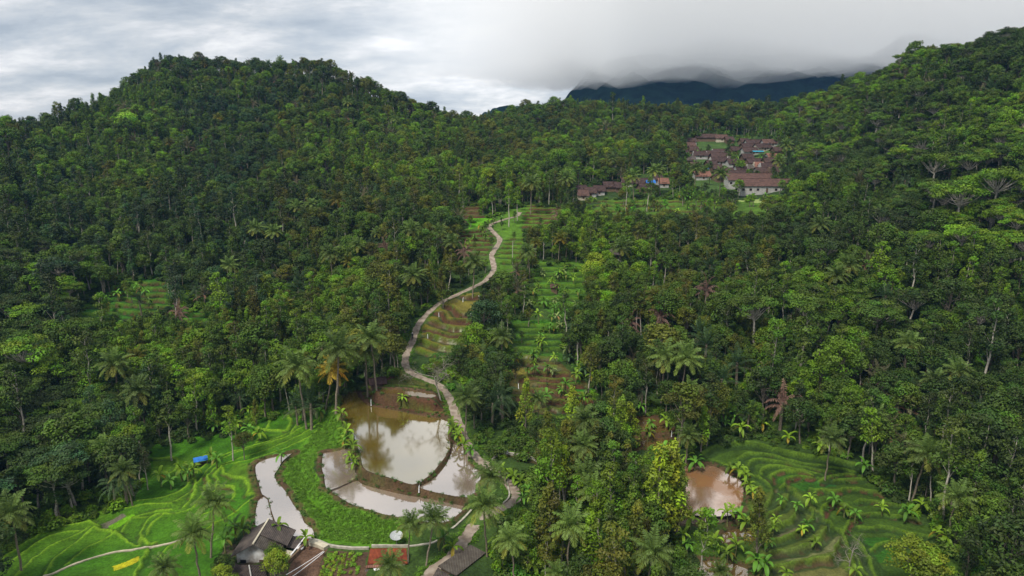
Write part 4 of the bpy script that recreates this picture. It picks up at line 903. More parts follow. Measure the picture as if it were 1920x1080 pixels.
REG = [(60,260,'at the low end of the big hill'),(200,230,'on the rising shoulder of the big hill'),(340,180,'under the top of the big hill'),(520,180,"along the big hill's crest"),(700,220,'where the big hill slopes down to the saddle'),(860,270,'in the wooded saddle'),(1050,240,'on the low middle ridge'),(1200,240,'on the rise west of the village'),(1400,225,'on the rise over the village'),(1560,230,'on the foot of the steep hill beyond the village'),(1700,150,'on the crest of the steep hill'),(1850,120,'high on the steep hill'),
 (60,380,'low on the side of the big hill'),(230,360,'mid-height on the side of the big hill'),(420,340,'on the broad face of the big hill'),(600,330,'on the flank facing the saddle'),(760,350,'among the dark palms above the valley'),(920,340,'behind the upper end of the road'),(1080,320,'behind the row of houses on the ridge'),(1220,310,'between the two groups of houses'),(1340,300,'inside the village'),(1450,290,'by the highest village houses'),(1560,330,'east of the village'),(1700,300,'on the steep hill above the umbrella crowns'),(1850,300,'halfway up the steep hill'),
 (60,520,'in the shady corner below the big hill'),(190,500,'behind the small hillside terraces'),(330,480,'just above the small hillside terraces'),(480,470,'on the slope between terraces and hill'),(640,460,'on the slope beside the upper valley'),(780,460,'west of the upper road'),(860,430,'beside the hairpin of the upper road'),(1000,450,'east of the upper road'),(1120,430,'below the row of houses on the ridge'),(1250,420,'below the village gardens'),(1380,420,'downhill of the long school roof'),(1520,430,'in the wood southeast of the school'),(1680,430,'under the steep dark slope'),(1850,450,'in the gully of the steep hill'),
 (50,640,'in the pale thicket at the valley edge'),(180,620,'below the small hillside terraces'),(320,590,'beside the small hillside terraces'),(460,590,'in the yellowish stand below the hillside terraces'),(600,580,'in the wood west of the road bend'),(720,560,'just west of the winding road'),(780,520,'over the road before the flooded steps'),(920,580,'east of the flooded rice steps'),(1040,540,'among the upper banana terraces'),(1180,520,'by the small lone house'),(1320,540,'in the wood east of the banana terraces'),(1480,560,'in the middle of the wide eastern wood'),(1640,580,'beside the grassy gap in the wood'),(1820,600,'on the grassy slope of the steep hill'),
 (50,780,'behind the single tall coconut palm in the corner'),(180,740,'in the dark wood over the green field'),(320,720,'in the wood behind the green field'),(460,700,'in the tall wood above the field'),(570,680,'beside the three tall coconut palms'),(680,640,'above the little brown hut'),(740,640,'inside the bend of the winding road'),(860,690,'by the big leafless tree'),(940,720,'below the flooded rice steps'),(1020,650,'on the green rice steps'),(1110,680,'beside the bluish banana grove'),(1230,670,'by the pair of coconut palms in the wood'),(1340,670,'in the dark sugar palm grove'),(1480,690,'over the terraced bowl'),(1640,710,'in the wood above the terraced bowl'),(1820,740,'low on the steep hill'),
 (60,900,'in the corner wood beside the green field'),(170,870,'at the shaded edge of the green field'),(250,830,'by the near corner of the green field'),(380,800,'along the top edge of the green field'),(500,780,'where the green field narrows'),(620,760,'on the bank west of the big pond'),(370,870,'beside the blue tarp shelter'),(655,830,'on the strip between the big and small pond'),(855,800,'between the road and the big pond'),(880,760,'east of the road by the big pond'),(980,830,'in the hollow east of the ponds'),(1060,790,'in the overgrown hollow below the brown steps'),(1160,790,'among the brown puddles'),(1290,800,'above the rusty pond'),(1400,790,'at the foot of the wood by the terraced bowl'),(1560,810,'on the upper rim of the terraced bowl'),(1700,850,'beside the terraced bowl'),(1840,880,'in the wood right of the terraced bowl'),
 (370,970,'in the field before the white walled house'),(440,1000,'behind the white walled house'),(510,1050,'in front of the white walled house'),(320,1060,'at the bottom of the green field'),(420,1065,'beside the dark patched roof'),(780,985,'below the crescent pond'),(740,1060,'over the red tiled roof'),(910,920,'by the lower bend of the road'),(960,960,'under the lower bend of the road'),(960,1040,'by the grey shed roof'),(1060,960,'in the thicket east of the lower road'),(1100,1050,'at the bottom of the thicket'),(1180,950,'in the thicket west of the rusty pond'),(1250,920,'at the west bank of the rusty pond'),(1230,1040,'below the tall feathery trees'),(1330,985,'on the near bank of the rusty pond'),(1400,930,'at the east bank of the rusty pond'),(1370,1040,'by the brown lower puddle'),(1440,1000,'at the west end of the dry terraces'),(1510,960,'on the steps of the terraced bowl'),(1600,950,'in the middle of the terraced bowl'),(1560,1050,'on the dry lower terraces'),(1700,960,'at the east side of the terraced bowl'),(1720,1040,'by the lowest terrace'),(1850,1020,'in the lower right corner'),(1320,880,'on the far bank of the rusty pond'),(555,985,'beside the long pale pond'),(525,860,'at the top of the long pale pond')]
REGA = np.array([(a, b) for a, b, _ in REG], float)
SHAPE = {'broadleaf_tree': 'round-crowned tree', 'slender_tree': 'slender pale-trunked tree', 'umbrella_tree': 'flat-topped tree', 'columnar_tree': 'upright feathery tree', 'coconut_palm': 'coconut palm', 'sugar_palm': 'sugar palm', 'banana_plant': 'banana plant', 'bare_tree': 'leafless tree', 'young_tree': 'small young tree'}
CATG = {'coconut_palm': 'palm', 'sugar_palm': 'palm', 'banana_plant': 'banana plant'}
GRP = {'coconut_palm': 'coconut palms of the valley', 'sugar_palm': 'sugar palms of the wood', 'banana_plant': 'banana plants round the terraces'}
ORD = ['', 'leftmost', 'second', 'third', 'fourth', 'fifth', 'sixth', 'seventh', 'eighth', 'ninth', 'tenth', 'eleventh', 'twelfth']
bins = {}
for k_, v in own.items():
    for c in v:
        kk, x_, y_, z_, s_, r_, cn, pi, lab = c
        cx, cy = proj(x_, y_, z_ + PROTO[kk][0][3] * s_ * .75); near = int(np.argmin(((REGA - [cx, cy]) ** 2 * [1, 1.4]).sum(1)))
        bins.setdefault((kk, cn, near, lab), []).append((float(cx), c))
ntree = 0
for (kk, cn, near, lab), v in bins.items():
    v.sort(key=lambda q: q[0])
    for i, (_, c) in enumerate(v):
        _, x_, y_, z_, s_, r_, _, pi, _ = c
        text = lab or f"{cn.replace('palm green', 'deep green')} {SHAPE[kk]} {REG[near][2]}"
        if len(v) > 1:
            if i == 0: o_ = 'leftmost one'
            elif i == len(v) - 1: o_ = 'rightmost one'
            else: o_ = (ORD[i + 1] if i + 1 < len(ORD) else 'later') + ' from left'
            words_ = len((text + ' ' + o_).split()); text = text + ', ' + (o_ if words_ <= 16 else o_.split()[0])
        root = bpy.data.objects.new(kk, None); COL.objects.link(root); root.empty_display_size = .1
        root.location = (x_, y_, z_ - .05); root.rotation_euler = (rng.normal() * .03, rng.normal() * .03, r_); root.scale = (s_, s_, s_ * rng.uniform(.92, 1.08))
        root['label'] = text; root['category'] = CATG.get(kk, 'tree'); root['group'] = GRP.get(kk, 'trees of the wooded valley')
        tm, cm, jm = PROTO[kk][pi][:3]; jc = rng.uniform(.86, 1.16)
        colr = tuple(q * jc for q in COLOURS[cn])
        for nm, me_ in (('stem' if kk == 'banana_plant' else 'trunk', tm), ('crown', cm)):
            o = bpy.data.objects.new(nm, me_); COL.objects.link(o); o.parent = root; o.color = (*colr, 1)
        ntree += 1
print('tree objects', ntree)

# ------------------------------------------------------------------ what nobody could count: far wood, undergrowth, weeds (geometry nodes)
FIXED = {}
def scatter(name, pts, scl, rot, ind, protos, material=None):
    """protos: list of (mesh, colour)"""
    cl = bpy.data.collections.new(name + '_kinds')
    for i, (me_, colr) in enumerate(protos):
        me_ = me_.copy()
        if colr not in FIXED: FIXED[colr] = leaf_mat('foliage', fixed=colr)
        me_.materials[0] = FIXED[colr]
        o = bpy.data.objects.new(f'kind_{i:03d}', me_); o.color = (*colr, 1); cl.objects.link(o)
    me = bpy.data.meshes.new(name); me.vertices.add(len(pts)); me.vertices.foreach_set('co', np.asarray(pts, np.float32).ravel())
    for nm, ty, d in (('scl', 'FLOAT', scl), ('rot', 'FLOAT', rot), ('ind', 'INT', ind)):
        a = me.attributes.new(nm, ty, 'POINT'); a.data.foreach_set('value', np.asarray(d, np.float32 if ty == 'FLOAT' else np.int32))
    o = bpy.data.objects.new(name, me); COL.objects.link(o); o['kind'] = 'stuff'
    ng = bpy.data.node_groups.new(name, 'GeometryNodeTree'); ng.interface.new_socket('Geometry', in_out='INPUT', socket_type='NodeSocketGeometry'); ng.interface.new_socket('Geometry', in_out='OUTPUT', socket_type='NodeSocketGeometry')
    N, L = ng.nodes, ng.links; gi, go = N.new('NodeGroupInput'), N.new('NodeGroupOutput')
    ip = N.new('GeometryNodeInstanceOnPoints'); ci = N.new('GeometryNodeCollectionInfo'); ci.inputs['Collection'].default_value = cl; ci.inputs['Separate Children'].default_value = True; ci.inputs['Reset Children'].default_value = True
    ip.inputs['Pick Instance'].default_value = True
    def na(nm, ty): q = N.new('GeometryNodeInputNamedAttribute'); q.data_type = ty; q.inputs['Name'].default_value = nm; return q.outputs['Attribute']
    cx_ = N.new('ShaderNodeCombineXYZ'); L.new(na('rot', 'FLOAT'), cx_.inputs['Z'])
    L.new(gi.outputs[0], ip.inputs['Points']); L.new(ci.outputs[0], ip.inputs['Instance']); L.new(na('ind', 'INT'), ip.inputs['Instance Index']); L.new(cx_.outputs[0], ip.inputs['Rotation']); L.new(na('scl', 'FLOAT'), ip.inputs['Scale']); L.new(ip.outputs[0], go.inputs[0])
    md = o.modifiers.new('scatter', 'NODES'); md.node_group = ng
    return o
pl, key = [], {}
pts, scl, rot, ind = [], [], [], []
for c in rest:
    kk, x_, y_, z_, s_, r_, cn, pi, _ = c
    q = (kk, pi, cn)
    if q not in key: key[q] = len(pl); pl.append((PROTO[kk][pi][2], COLOURS[cn]))
    pts.append((x_, y_, z_)); scl.append(s_); rot.append(r_); ind.append(key[q])
scatter('forest', pts, scl, rot, ind, pl)
# undergrowth
bush = [gen_bush(1.1 + .15 * i).mesh('bush', [M_LEAF]) for i in range(4)]
x, y = [], []
for sp, y0, y1 in ((2.0, 72, 200), (2.9, 200, 340), (4.2, 340, 560)):
    a, b = field(sp, y0, y1, .5); x.append(a); y.append(b)
x, y = np.concatenate(x), np.concatenate(y); z = hgt(x, y); px, py = proj(x, y, z + .8)
ok = in_view(x, y, z, 20) & ~near_road(x, y, 1.9) & ~(om(px, py)) & ~om(px, py - 6)
ok &= rng.random(len(x)) < .9
for nm, zp, L in PW: ok &= ~inside(x, y, L)
x, y, z = x[ok], y[ok], z[ok]; m_ = vnoise(x, y, 12, 41) * .7 + rng.random(len(x)) * .3
cols_ = ['dark green', 'mid green', 'bright green', 'fresh green']; ci_ = np.digitize(m_, (.42, .66, .84))
scatter('undergrowth', np.c_[x, y, z - .1], rng.uniform(.6, 1.5, len(x)), rng.uniform(0, 6.28, len(x)), ci_ * 4 + rng.integers(0, 4, len(x)), [(b, COLOURS[c]) for c in cols_ for b in bush])
print('undergrowth', len(x))
# rough weeds on banks and the bright slope, tufts along the bunds
weed = [gen_weed().mesh('weed', [M_LEAF]) for i in range(3)]; tuft = [gen_tuft().mesh('tuft', [M_LEAF]) for i in range(3)]
GRZ = np.array([at_z(a, b, -59) for a, b in [(604,770),(640,750),(655,800),(690,890),(670,900),(600,840),(590,900),(640,960),(760,985),(780,1020),(700,1030),(590,1020),(515,890),(530,860),(560,845),(590,800)]])
lum = GC[..., 1]; k = np.nonzero((GY > 78) & (GY < 230) & (np.abs(gT) < .95)); pick = rng.choice(len(k[0]), 150000, replace=False); kk_ = (k[0][pick], k[1][pick])
x, y, z, g_ = GX[kk_], GY[kk_], H[kk_], GC[kk_]; px, py = proj(x, y, z); op = om(px, py)
cell = GY[kk_] ** 2 / 150 ** 2      # vertices thin out with distance
green = g_[:, 1] / (g_.sum(1) + 1e-6); bright = g_[:, 1]
is_b = op & (green > .55) & (bright > .13) & (g_[:, 0] > .055) & inside(x, y, GRZ); is_s = op & (green < .50) & (g_[:, 1] < .09) & (WET[kk_] < .1) & (rng.random(len(x)) < .18)
is_r = op & (green > .62) & (g_[:, 0] < .05) & (rng.random(len(x)) < .10)
dr = np.min([seg_dist(x, y, L)[0] for L in RL], 0); is_e = (dr > 1.0) & (dr < 1.8) & (rng.random(len(x)) < .5)
sel = (is_b | is_s | is_e) & ~near_road(x, y, .95)
for nm, zp, L in PW: sel &= ~inside(x, y, L)
sel &= ~inside(x, y, np.array([at_z(a, b, -60.5) for a, b in [(540,1110),(541,1058),(575,1014),(692,1030),(770,1030),(770,1110)]]))
xs, ys, zs = x[sel], y[sel], z[sel]; br_ = rng.integers(0, 3, len(xs))
scatter('grass', np.c_[xs, ys, zs], rng.uniform(.4, 1.0, len(xs)) * .8, rng.uniform(0, 6.28, len(xs)), br_ + 3 * (is_s[sel] * 1), [(b, (.095, .20, .012)) for b in weed] + [(b, (.05, .11, .012)) for b in weed])
print('grass', len(xs))

# ------------------------------------------------------------------ far mountain, its cloud, the air
def far_hill(x0, x1, y0, y1, nx, ny, fn, m):
    gx, gy = np.meshgrid(np.linspace(x0, x1, nx), np.linspace(y0, y1, ny)); gz = fn(gx, gy)
    i_ = np.arange(nx * ny).reshape(ny, nx); Q_ = np.stack([i_[:-1, :-1], i_[:-1, 1:], i_[1:, 1:], i_[1:, :-1]], -1).reshape(-1, 4)
    return struct(put('mountain', arr_mesh('mountain', np.stack([gx, gy, gz], -1).reshape(-1, 3), Q_, None, [m], True)))
M_FAR = simple('far_forest', (.010, .024, .018), 1, .55, .02, 1.0, 0)
def mtn(x, y):
    r = 1 - np.abs(vnoise(x, y, 190, 51) * 2 - 1); r2 = 1 - np.abs(vnoise(x, y, 80, 52) * 2 - 1)
    up = np.clip((y - 1420) / 900, 0, 1); side = np.clip((x - 20) / 330, 0, 1); side = side * side * (3 - 2 * side)
    return -30 + up ** .8 * (215 * side) + 40 * r * side + 16 * r2 * side + vnoise(x, y, 14, 53) * 9 + vnoise(x, y, 7, 54) * 6
far_hill(0, 1900, 1400, 2500, 330, 210, mtn, M_FAR)
def ridge(x, y):
    c = np.exp(-((x - 25) / 150) ** 2) * np.exp(-((y - 1215) / 60) ** 2)
    return -40 + c * 74 + (vnoise(x, y, 8, 55) * 8 + vnoise(x, y, 30, 56) * 8) * np.clip(c * 3, 0, 1)
far_hill(-320, 420, 1155, 1300, 200, 50, ridge, M_FAR)

def cloud_volume():
    nx, ny = 90, 60; xs = np.linspace(-760, 2700, nx); V_ = []; 
    gx, gy = np.meshgrid(xs, np.linspace(0, 1, ny))
    fade = np.clip((170 - gx) / 925, 0, 1); fade = 1 - (1 - fade) ** 2.6
    y0 = 1300 + 1345 * fade + 60 * vnoise(gx, gx * 0, 90, 64) * fade * (1 - fade); yy = y0 + gy * (2650 - y0)
    lump = vnoise(gx, yy, 120, 61) * 44 + vnoise(gx, yy, 45, 62) * 26
    zb = 80 + 50 * fade + np.clip((gx - 500) / 500, 0, 1) * 32 + lump + gy * 30 - 34 * np.clip(1 - gy * 6, 0, 1) * -1
    bot = np.stack([gx, yy, zb], -1).reshape(-1, 3); top = np.stack([gx, yy, np.full_like(gx, 900.) - 300 * fade], -1).reshape(-1, 3)
    i_ = np.arange(nx * ny).reshape(ny, nx); f = lambda a: np.stack([a[:-1, :-1], a[1:, :-1], a[1:, 1:], a[:-1, 1:]], -1).reshape(-1, 4)
    o_ = nx * ny; Qb = f(i_); Qt = f(i_)[:, ::-1] + o_; S = []
    ring = list(i_[0, :]) + list(i_[1:, -1]) + list(i_[-1, :-1][::-1]) + list(i_[1:-1, 0][::-1])
    for a_, b_ in zip(ring, ring[1:] + ring[:1]): S.append((a_, b_, b_ + o_, a_ + o_))
    m, N, L, B = mat('cloud'); N.remove(B); v = N.new('ShaderNodeVolumePrincipled'); v.inputs['Color'].default_value = (1, 1, 1, 1); v.inputs['Density'].default_value = .0038; v.inputs['Anisotropy'].default_value = -0.35
    L.new(v.outputs[0], N['Material Output'].inputs['Volume'])
    o = put('cloud', arr_mesh('cloud', np.concatenate([bot, top]), np.concatenate([Qb, Qt, np.array(S)]), None, [m])); o['kind'] = 'structure'
cloud_volume()
def haze():
    x1, y0, y1, z0, z1 = 1250, -80, 1060, float(H.min()) - 1, 130
    P_ = [(sx_ * x1, y, z) for z in (z0, z1) for y in (y0, y1) for sx_ in (-1, 1)]
    m, N, L, B = mat('haze'); N.remove(B); v = N.new('ShaderNodeVolumePrincipled'); v.inputs['Color'].default_value = (.24, .50, 1, 1); v.inputs['Density'].default_value = .00007
    L.new(v.outputs[0], N['Material Output'].inputs['Volume'])
    o = put('haze', arr_mesh('haze', P_, [(0, 2, 3, 1), (4, 5, 7, 6), (0, 1, 5, 4), (2, 6, 7, 3), (0, 4, 6, 2), (1, 3, 7, 5)], None, [m])); o['kind'] = 'stuff'

# ------------------------------------------------------------------ buildings
def roof_mat(name, col, col2, rows_=1.0, rough=.85):
    m, N, L, B = mat(name); t = N.new('ShaderNodeTexCoord'); no = N.new('ShaderNodeTexNoise'); no.inputs['Scale'].default_value = .9; no.inputs['Detail'].default_value = 8; no.inputs['Roughness'].default_value = .7; L.new(t.outputs['Object'], no.inputs[0])
    r = N.new('ShaderNodeValToRGB'); r.color_ramp.elements[0].position = .36; r.color_ramp.elements[0].color = (*col, 1); r.color_ramp.elements[1].position = .64; r.color_ramp.elements[1].color = (*col2, 1); L.new(no.outputs[0], r.inputs[0])
    wv = N.new('ShaderNodeTexWave'); wv.inputs['Scale'].default_value = rows_; wv.inputs['Distortion'].default_value = .6; wv.bands_direction = 'X'; L.new(t.outputs['Object'], wv.inputs[0])
    mr = N.new('ShaderNodeMapRange'); mr.inputs['To Min'].default_value = .7; mr.inputs['To Max'].default_value = 1.15; L.new(wv.outputs[1], mr.inputs['Value'])
    s_ = N.new('ShaderNodeVectorMath'); s_.operation = 'SCALE'; L.new(r.outputs[0], s_.inputs[0]); L.new(mr.outputs[0], s_.inputs['Scale']); L.new(s_.outputs[0], B.inputs['Base Color']); B.inputs['Roughness'].default_value = rough; B.inputs['Specular IOR Level'].default_value = .2
    b = N.new('ShaderNodeBump'); b.inputs['Strength'].default_value = .7; b.inputs['Distance'].default_value = .06; L.new(wv.outputs[1], b.inputs['Height']); L.new(b.outputs[0], B.inputs['Normal'])
    return m
R_DARK = roof_mat('old_dark_tiles', (.035, .022, .020), (.085, .05, .042)); R_BROWN = roof_mat('brown_tiles', (.045, .028, .024), (.095, .055, .045)); R_RED = roof_mat('red_tiles', (.070, .040, .032), (.14, .078, .062)); R_TERRA = roof_mat('terracotta_tiles', (.15, .07, .05), (.26, .13, .09))
R_GREY = roof_mat('weathered_sheets', (.055, .046, .042), (.125, .10, .085), 1.4); R_GREY2 = roof_mat('stained_sheets', (.06, .048, .038), (.12, .105, .085), 1.4); R_TILE = roof_mat('bright_red_tiles', (.11, .022, .012), (.27, .065, .028), 1.6)
R_DARKG = roof_mat('patched_roof', (.035, .028, .025), (.075, .055, .045), 1.2)
W_WHITE = simple('white_plaster', (.42, .41, .38), .9, .2, 1.5, .1, .1); W_CREAM = simple('cream_plaster', (.5, .45, .34), .9, .2, 1.5); W_WOOD = simple('woven_bamboo_wall', (.16, .11, .07), .9, .3, 3); W_DIRTY = simple('stained_plaster', (.66, .66, .64), .9, .3, .8, .1, .1, (.33, .29, .25))
DARKM = simple('dark_opening', (.02, .02, .022), .5, .2, 3); FRAME = simple('painted_wood', (.12, .08, .05), .7, .2, 3); BLUE = simple('blue_tarpaulin', (.03, .16, .50), .5, .25, 2); TURQ = simple('turquoise_roof_sheet', (.02, .28, .40), .5, .25, 2); ORANGE = simple('orange_plastic', (.75, .14, .02), .5, .1, 3); WHITE = simple('white_paint', (.75, .74, .74), .6, .1, 3); CONC = simple('raw_concrete', (.40, .37, .30), .9, .3, 1.5)
def poly(name, V_, F_, m, parent=None, **k):
    me_ = bpy.data.meshes.new(name); me_.from_pydata([tuple(map(float, v)) for v in V_], [], F_); me_.materials.append(m); me_.update(); return put(name, me_, parent, **k)
BOXF = [(0, 2, 3, 1), (4, 5, 7, 6), (0, 1, 5, 4), (2, 6, 7, 3), (0, 4, 6, 2), (1, 3, 7, 5)]
def boxv(x0, x1, y0, y1, z0, z1): return [(x, y, z) for z in (z0, z1) for y in (y0, y1) for x in (x0, x1)]
def box(name, b, m, parent=None): return poly(name, boxv(*b), BOXF, m, parent)
def slabv(c, t):
    """four corners -> slab of thickness t below them"""
    c = [np.array(q, float) for q in c]; return c + [q - np.array([0, 0, t]) for q in c], [(0, 1, 2, 3), (7, 6, 5, 4), (0, 4, 5, 1), (1, 5, 6, 2), (2, 6, 7, 3), (3, 7, 4, 0)]
def empty(name, loc, rz, label, cat, group=None):
    o = bpy.data.objects.new(name, None); COL.objects.link(o); o.location = loc; o.rotation_euler = (0, 0, rz); o['label'] = label; o['category'] = cat
    if group: o['group'] = group
    return o
def gable(root, w_, d, hh_, rise, rm, wm_, over=.5, door=True, nwin=2, hip=0.0):
    a, b = w_ / 2, d / 2
    V_ = [(-a, -b, -1.5), (a, -b, -1.5), (a, b, -1.5), (-a, b, -1.5), (-a, -b, hh_), (a, -b, hh_), (a, b, hh_), (-a, b, hh_), (-a, 0, hh_ + rise), (a, 0, hh_ + rise)]
    poly('wall', V_, [(0, 1, 5, 4), (1, 2, 6, 9, 5), (2, 3, 7, 6), (3, 0, 4, 8, 7), (4, 5, 9, 8), (6, 7, 8, 9)], wm_, root)
    s = rise / b; A, Bo = a + over, b + over; ze = hh_ - s * over + .05; zr = hh_ + rise + .05; rr = A - hip
    V1, F1 = slabv([(-A, -Bo, ze), (A, -Bo, ze), (rr, 0, zr), (-rr, 0, zr)], .12); V2, F2 = slabv([(A, Bo, ze), (-A, Bo, ze), (-rr, 0, zr), (rr, 0, zr)], .12)
    rf = poly('roof', V1 + V2, F1 + [tuple(i + 8 for i in f) for f in F2], rm, root)
    box('ridge_cap', (-rr, rr, -.16, .16, zr - .06, zr + .09), rm, rf)
    if door: box('door', (-.45, .45, -b - .04, -b + .02, 0, 2.0), FRAME, root)
    for i in range(nwin):
        cx_ = (-1 if i % 2 == 0 else 1) * a * (.35 + .28 * (i // 2)) if nwin > 1 else a * .5
        wd_ = box('window', (cx_ - .55, cx_ + .55, -b - .05, -b + .02, .9, 1.9), FRAME, root); box('pane', (cx_ - .45, cx_ + .45, -b - .07, -b - .03, 1.0, 1.8), DARKM, wd_)
used_px = []
def village_house(label, X_, Y_, wz, rm, wm_, ox=1270, oy=240, s=7.713, rz=0, d=8.5, hh_=1.6, rise=2.1, cat='house', nwin=2, name='village_house', hip=0.0):
    px, py = ox + X_ / s, oy + Y_ / s + 4; q = cast(px, py)
    if q is None: return
    w_ = max(3.2, 1.12 * wz / s * math.hypot(q[1], q[2]) / F); root = empty(name, (q[0], q[1], q[2]), math.radians(rz), label, cat, 'houses of the hill village'); gable(root, w_, d, hh_, rise, rm, wm_, nwin=nwin, hip=hip); used_px.append((px, py - 2, wz / s / 2 + 3))
VH = [(620,150,140,R_RED,W_CREAM,'reddish roofed house, highest on the right of the top village row'),(465,140,165,R_BROWN,W_WOOD,'brown roofed house in the middle of the top village row'),(315,140,90,R_DARK,W_WOOD,'little dark house at the west end of the top village row'),(190,200,100,R_BROWN,W_WHITE,'small brown house below the west end of the top row'),(165,265,130,R_RED,W_WOOD,'low reddish house half hidden by bananas on the west edge'),
 (955,210,90,R_BROWN,W_WOOD,'tiny brown house left of the long dark roof in the upper cluster'),(1120,228,235,R_DARK,W_WHITE,'long dark roofed house with white front and an orange cloth'),(1350,225,215,R_RED,W_WHITE,'red roofed house with a tall white gable, highest of the upper cluster'),(1040,285,205,R_DARK,W_WOOD,'low dark house behind the one with the round white gable'),(1225,290,175,R_DARK,W_CREAM,'dark roofed house below the tall white gable'),(1065,345,230,R_BROWN,W_WHITE,'white walled brown roofed house over the turquoise canopy'),
 (1350,435,115,R_TERRA,W_WHITE,'small pale house right of the turquoise canopy'),(320,400,170,R_DARK,W_WHITE,'dark roofed house beside the thin smoke at the west side'),(440,390,110,R_BROWN,W_WOOD,'brown house between the smoke and the tall stacked roofs'),(610,365,200,R_BROWN,W_WHITE,'uppermost of the three big stacked brown roofs'),(615,425,225,R_BROWN,W_WOOD,'middle of the three big stacked brown roofs'),(595,490,225,R_DARK,W_WHITE,'lowest of the three big stacked brown roofs'),
 (1130,510,235,R_DARK,W_WOOD,'broad dark roof below the turquoise canopy'),(1350,500,185,R_BROWN,W_WOOD,'brown roofed house at the east edge below the pale house'),(1165,565,115,R_TERRA,W_CREAM,'small terracotta roof wedged among dark roofs'),(1290,582,185,R_DARK,W_WHITE,'dark house with a bright white front at the east'),(1225,650,180,R_BROWN,W_WHITE,'brown roof just uphill of the round dark tree'),
 (905,610,120,R_DARK,W_WHITE,'small dark house with white dormer above the long dark roof'),(890,690,285,R_DARK,W_WHITE,'long dark roofed house with white pillars above the school'),(630,730,180,R_DARK,W_WOOD,'dark house left of the long one above the school'),(345,700,185,R_TERRA,W_WHITE,'pale red roofed house with white base under the palms'),(560,600,110,R_BROWN,W_WOOD,'low brown roof behind the two village palms'),(770,470,90,R_GREY,W_WHITE,'little grey roofed shed at the head of the village steps'),(1040,600,80,R_GREY2,W_WHITE,'little pale roofed shed beside the terracotta roof'),(780,520,110,R_DARK,W_WHITE,'dark roof at the foot of the village steps'),
 (60,385,130,R_DARK,W_WOOD,'dark roof alone at the far west edge of the village'),(235,330,110,R_BROWN,W_WOOD,'small brown roof uphill of the thin smoke'),(250,560,120,R_BROWN,W_WOOD,'faded brown roof under the left village palm'),(190,470,110,R_GREY,W_WOOD,'small grey shed roof left of the village palms'),(480,540,110,R_DARK,W_WOOD,'dark roof between the two village palms'),(730,650,100,R_BROWN,W_WOOD,'small brown roof at the upper left corner of the long dark roof'),
 (1000,440,120,R_DARK,W_WOOD,'dark roof left of the turquoise canopy'),(1480,520,130,R_DARK,W_WOOD,'dark roof at the far east edge of the village'),(1440,340,110,R_BROWN,W_WOOD,'brown roof under the east village palm'),(1090,690,110,R_GREY2,W_WOOD,'pale grey roof right of the long dark roof'),(1370,640,100,R_BROWN,W_WOOD,'small brown roof beside the round dark tree'),(740,180,90,R_BROWN,W_WOOD,'small brown roof east of the top village row'),(820,330,100,R_DARK,W_WOOD,'dark roof above the village steps')]
for X_, Y_, wz, rm, wm_, lab in VH: village_house(lab, X_, Y_, wz, rm, wm_, rz=random.uniform(-7, 7), hip=random.choice([0, 0, .8]))
VR = [(220,420,190,R_DARK,W_WHITE,'dark roofed house with white gable at the west end of the ridge row'),(275,500,140,R_RED,W_CREAM,'reddish house with pink awning at the west end of the ridge row'),(400,455,150,R_BROWN,W_WHITE,'brown roof second from the west end of the ridge row'),(550,425,150,R_DARK,W_WHITE,'dark roofed house with cream gable in the ridge row'),(720,360,170,R_DARK,W_WOOD,'long dark roof in the middle of the ridge row'),(880,370,150,R_DARK,W_WOOD,'dark roof under the brown one in the ridge row'),(1000,290,140,R_BROWN,W_WHITE,'brown roofed house with white wing above the ridge row'),(1240,300,160,R_DARK,W_WOOD,'dark roof left of the blue tarpaulin'),(1290,390,160,R_DARK,W_WOOD,'low dark roof under the blue tarpaulin'),(1590,300,130,R_TERRA,W_WHITE,'terracotta roofed house at the east end of the ridge row'),(1500,250,110,R_DARK,W_WHITE,'small dark house behind the terracotta roof')]
for X_, Y_, wz, rm, wm_, lab in VR: village_house(lab, X_, Y_, wz, rm, wm_, 1060, 310, 8.727, rz=random.uniform(-10, 10))
village_house('long school building with brown roof and white front, lower wing', 1250, 895, 640, R_RED, W_WHITE, rz=-3, d=8.5, hh_=3.2, rise=2.6, cat='school building', nwin=8, name='school_building')
village_house('long brown roofed school wing behind the lower one', 1060, 800, 620, R_RED, W_WHITE, rz=-2, d=8.5, hh_=3.0, rise=2.6, cat='school building', nwin=6, name='school_building')
village_house('small lone house with grey roof and white front among trees', 1152, 484, 20, R_GREY, W_WHITE, 0, 0, 1, rz=8, d=4, hh_=2.6, rise=1.2)
def canopy(label, px, py, w_, d, m, h_=2.2, rz=0, group=None, tilt=.4):
    q = cast(px, py); r = empty('canopy', tuple(q), rz, label, 'canopy'); a, b = w_ / 2, d / 2
    V_, F_ = slabv([(-a, -b, h_ - tilt), (a, -b, h_ - tilt), (a, 0, h_ + .1), (-a, 0, h_ + .1)], .05); V2, F2 = slabv([(-a, 0, h_ + .1), (a, 0, h_ + .1), (a, b, h_ - tilt), (-a, b, h_ - tilt)], .05)
    poly('roof', V_ + V2, F_ + [tuple(i + 8 for i in f) for f in F2], m, r)
    for sx_ in (-1, 1):
        for sy in (-1, 1): box('post', (sx_ * a * .9 - .05, sx_ * a * .9 + .05, sy * b * .9 - .05, sy * b * .9 + .05, -.5, h_ - tilt - .05), FRAME, r)
    return r
canopy('turquoise canopy among the dark village roofs', 1270 + 1155 / 7.713, 240 + 415 / 7.713, 6, 4, TURQ, 3.2); canopy('blue tarpaulin canopy between dark roofs of the ridge row', 1060 + 1390 / 8.727, 310 + 370 / 8.727, 4.5, 3.5, BLUE, 3.6, tilt=1.2); canopy('light blue sheet roof under the village palms', 1270 + 400 / 7.713, 240 + 655 / 7.713, 3.6, 3, BLUE, 2.6)
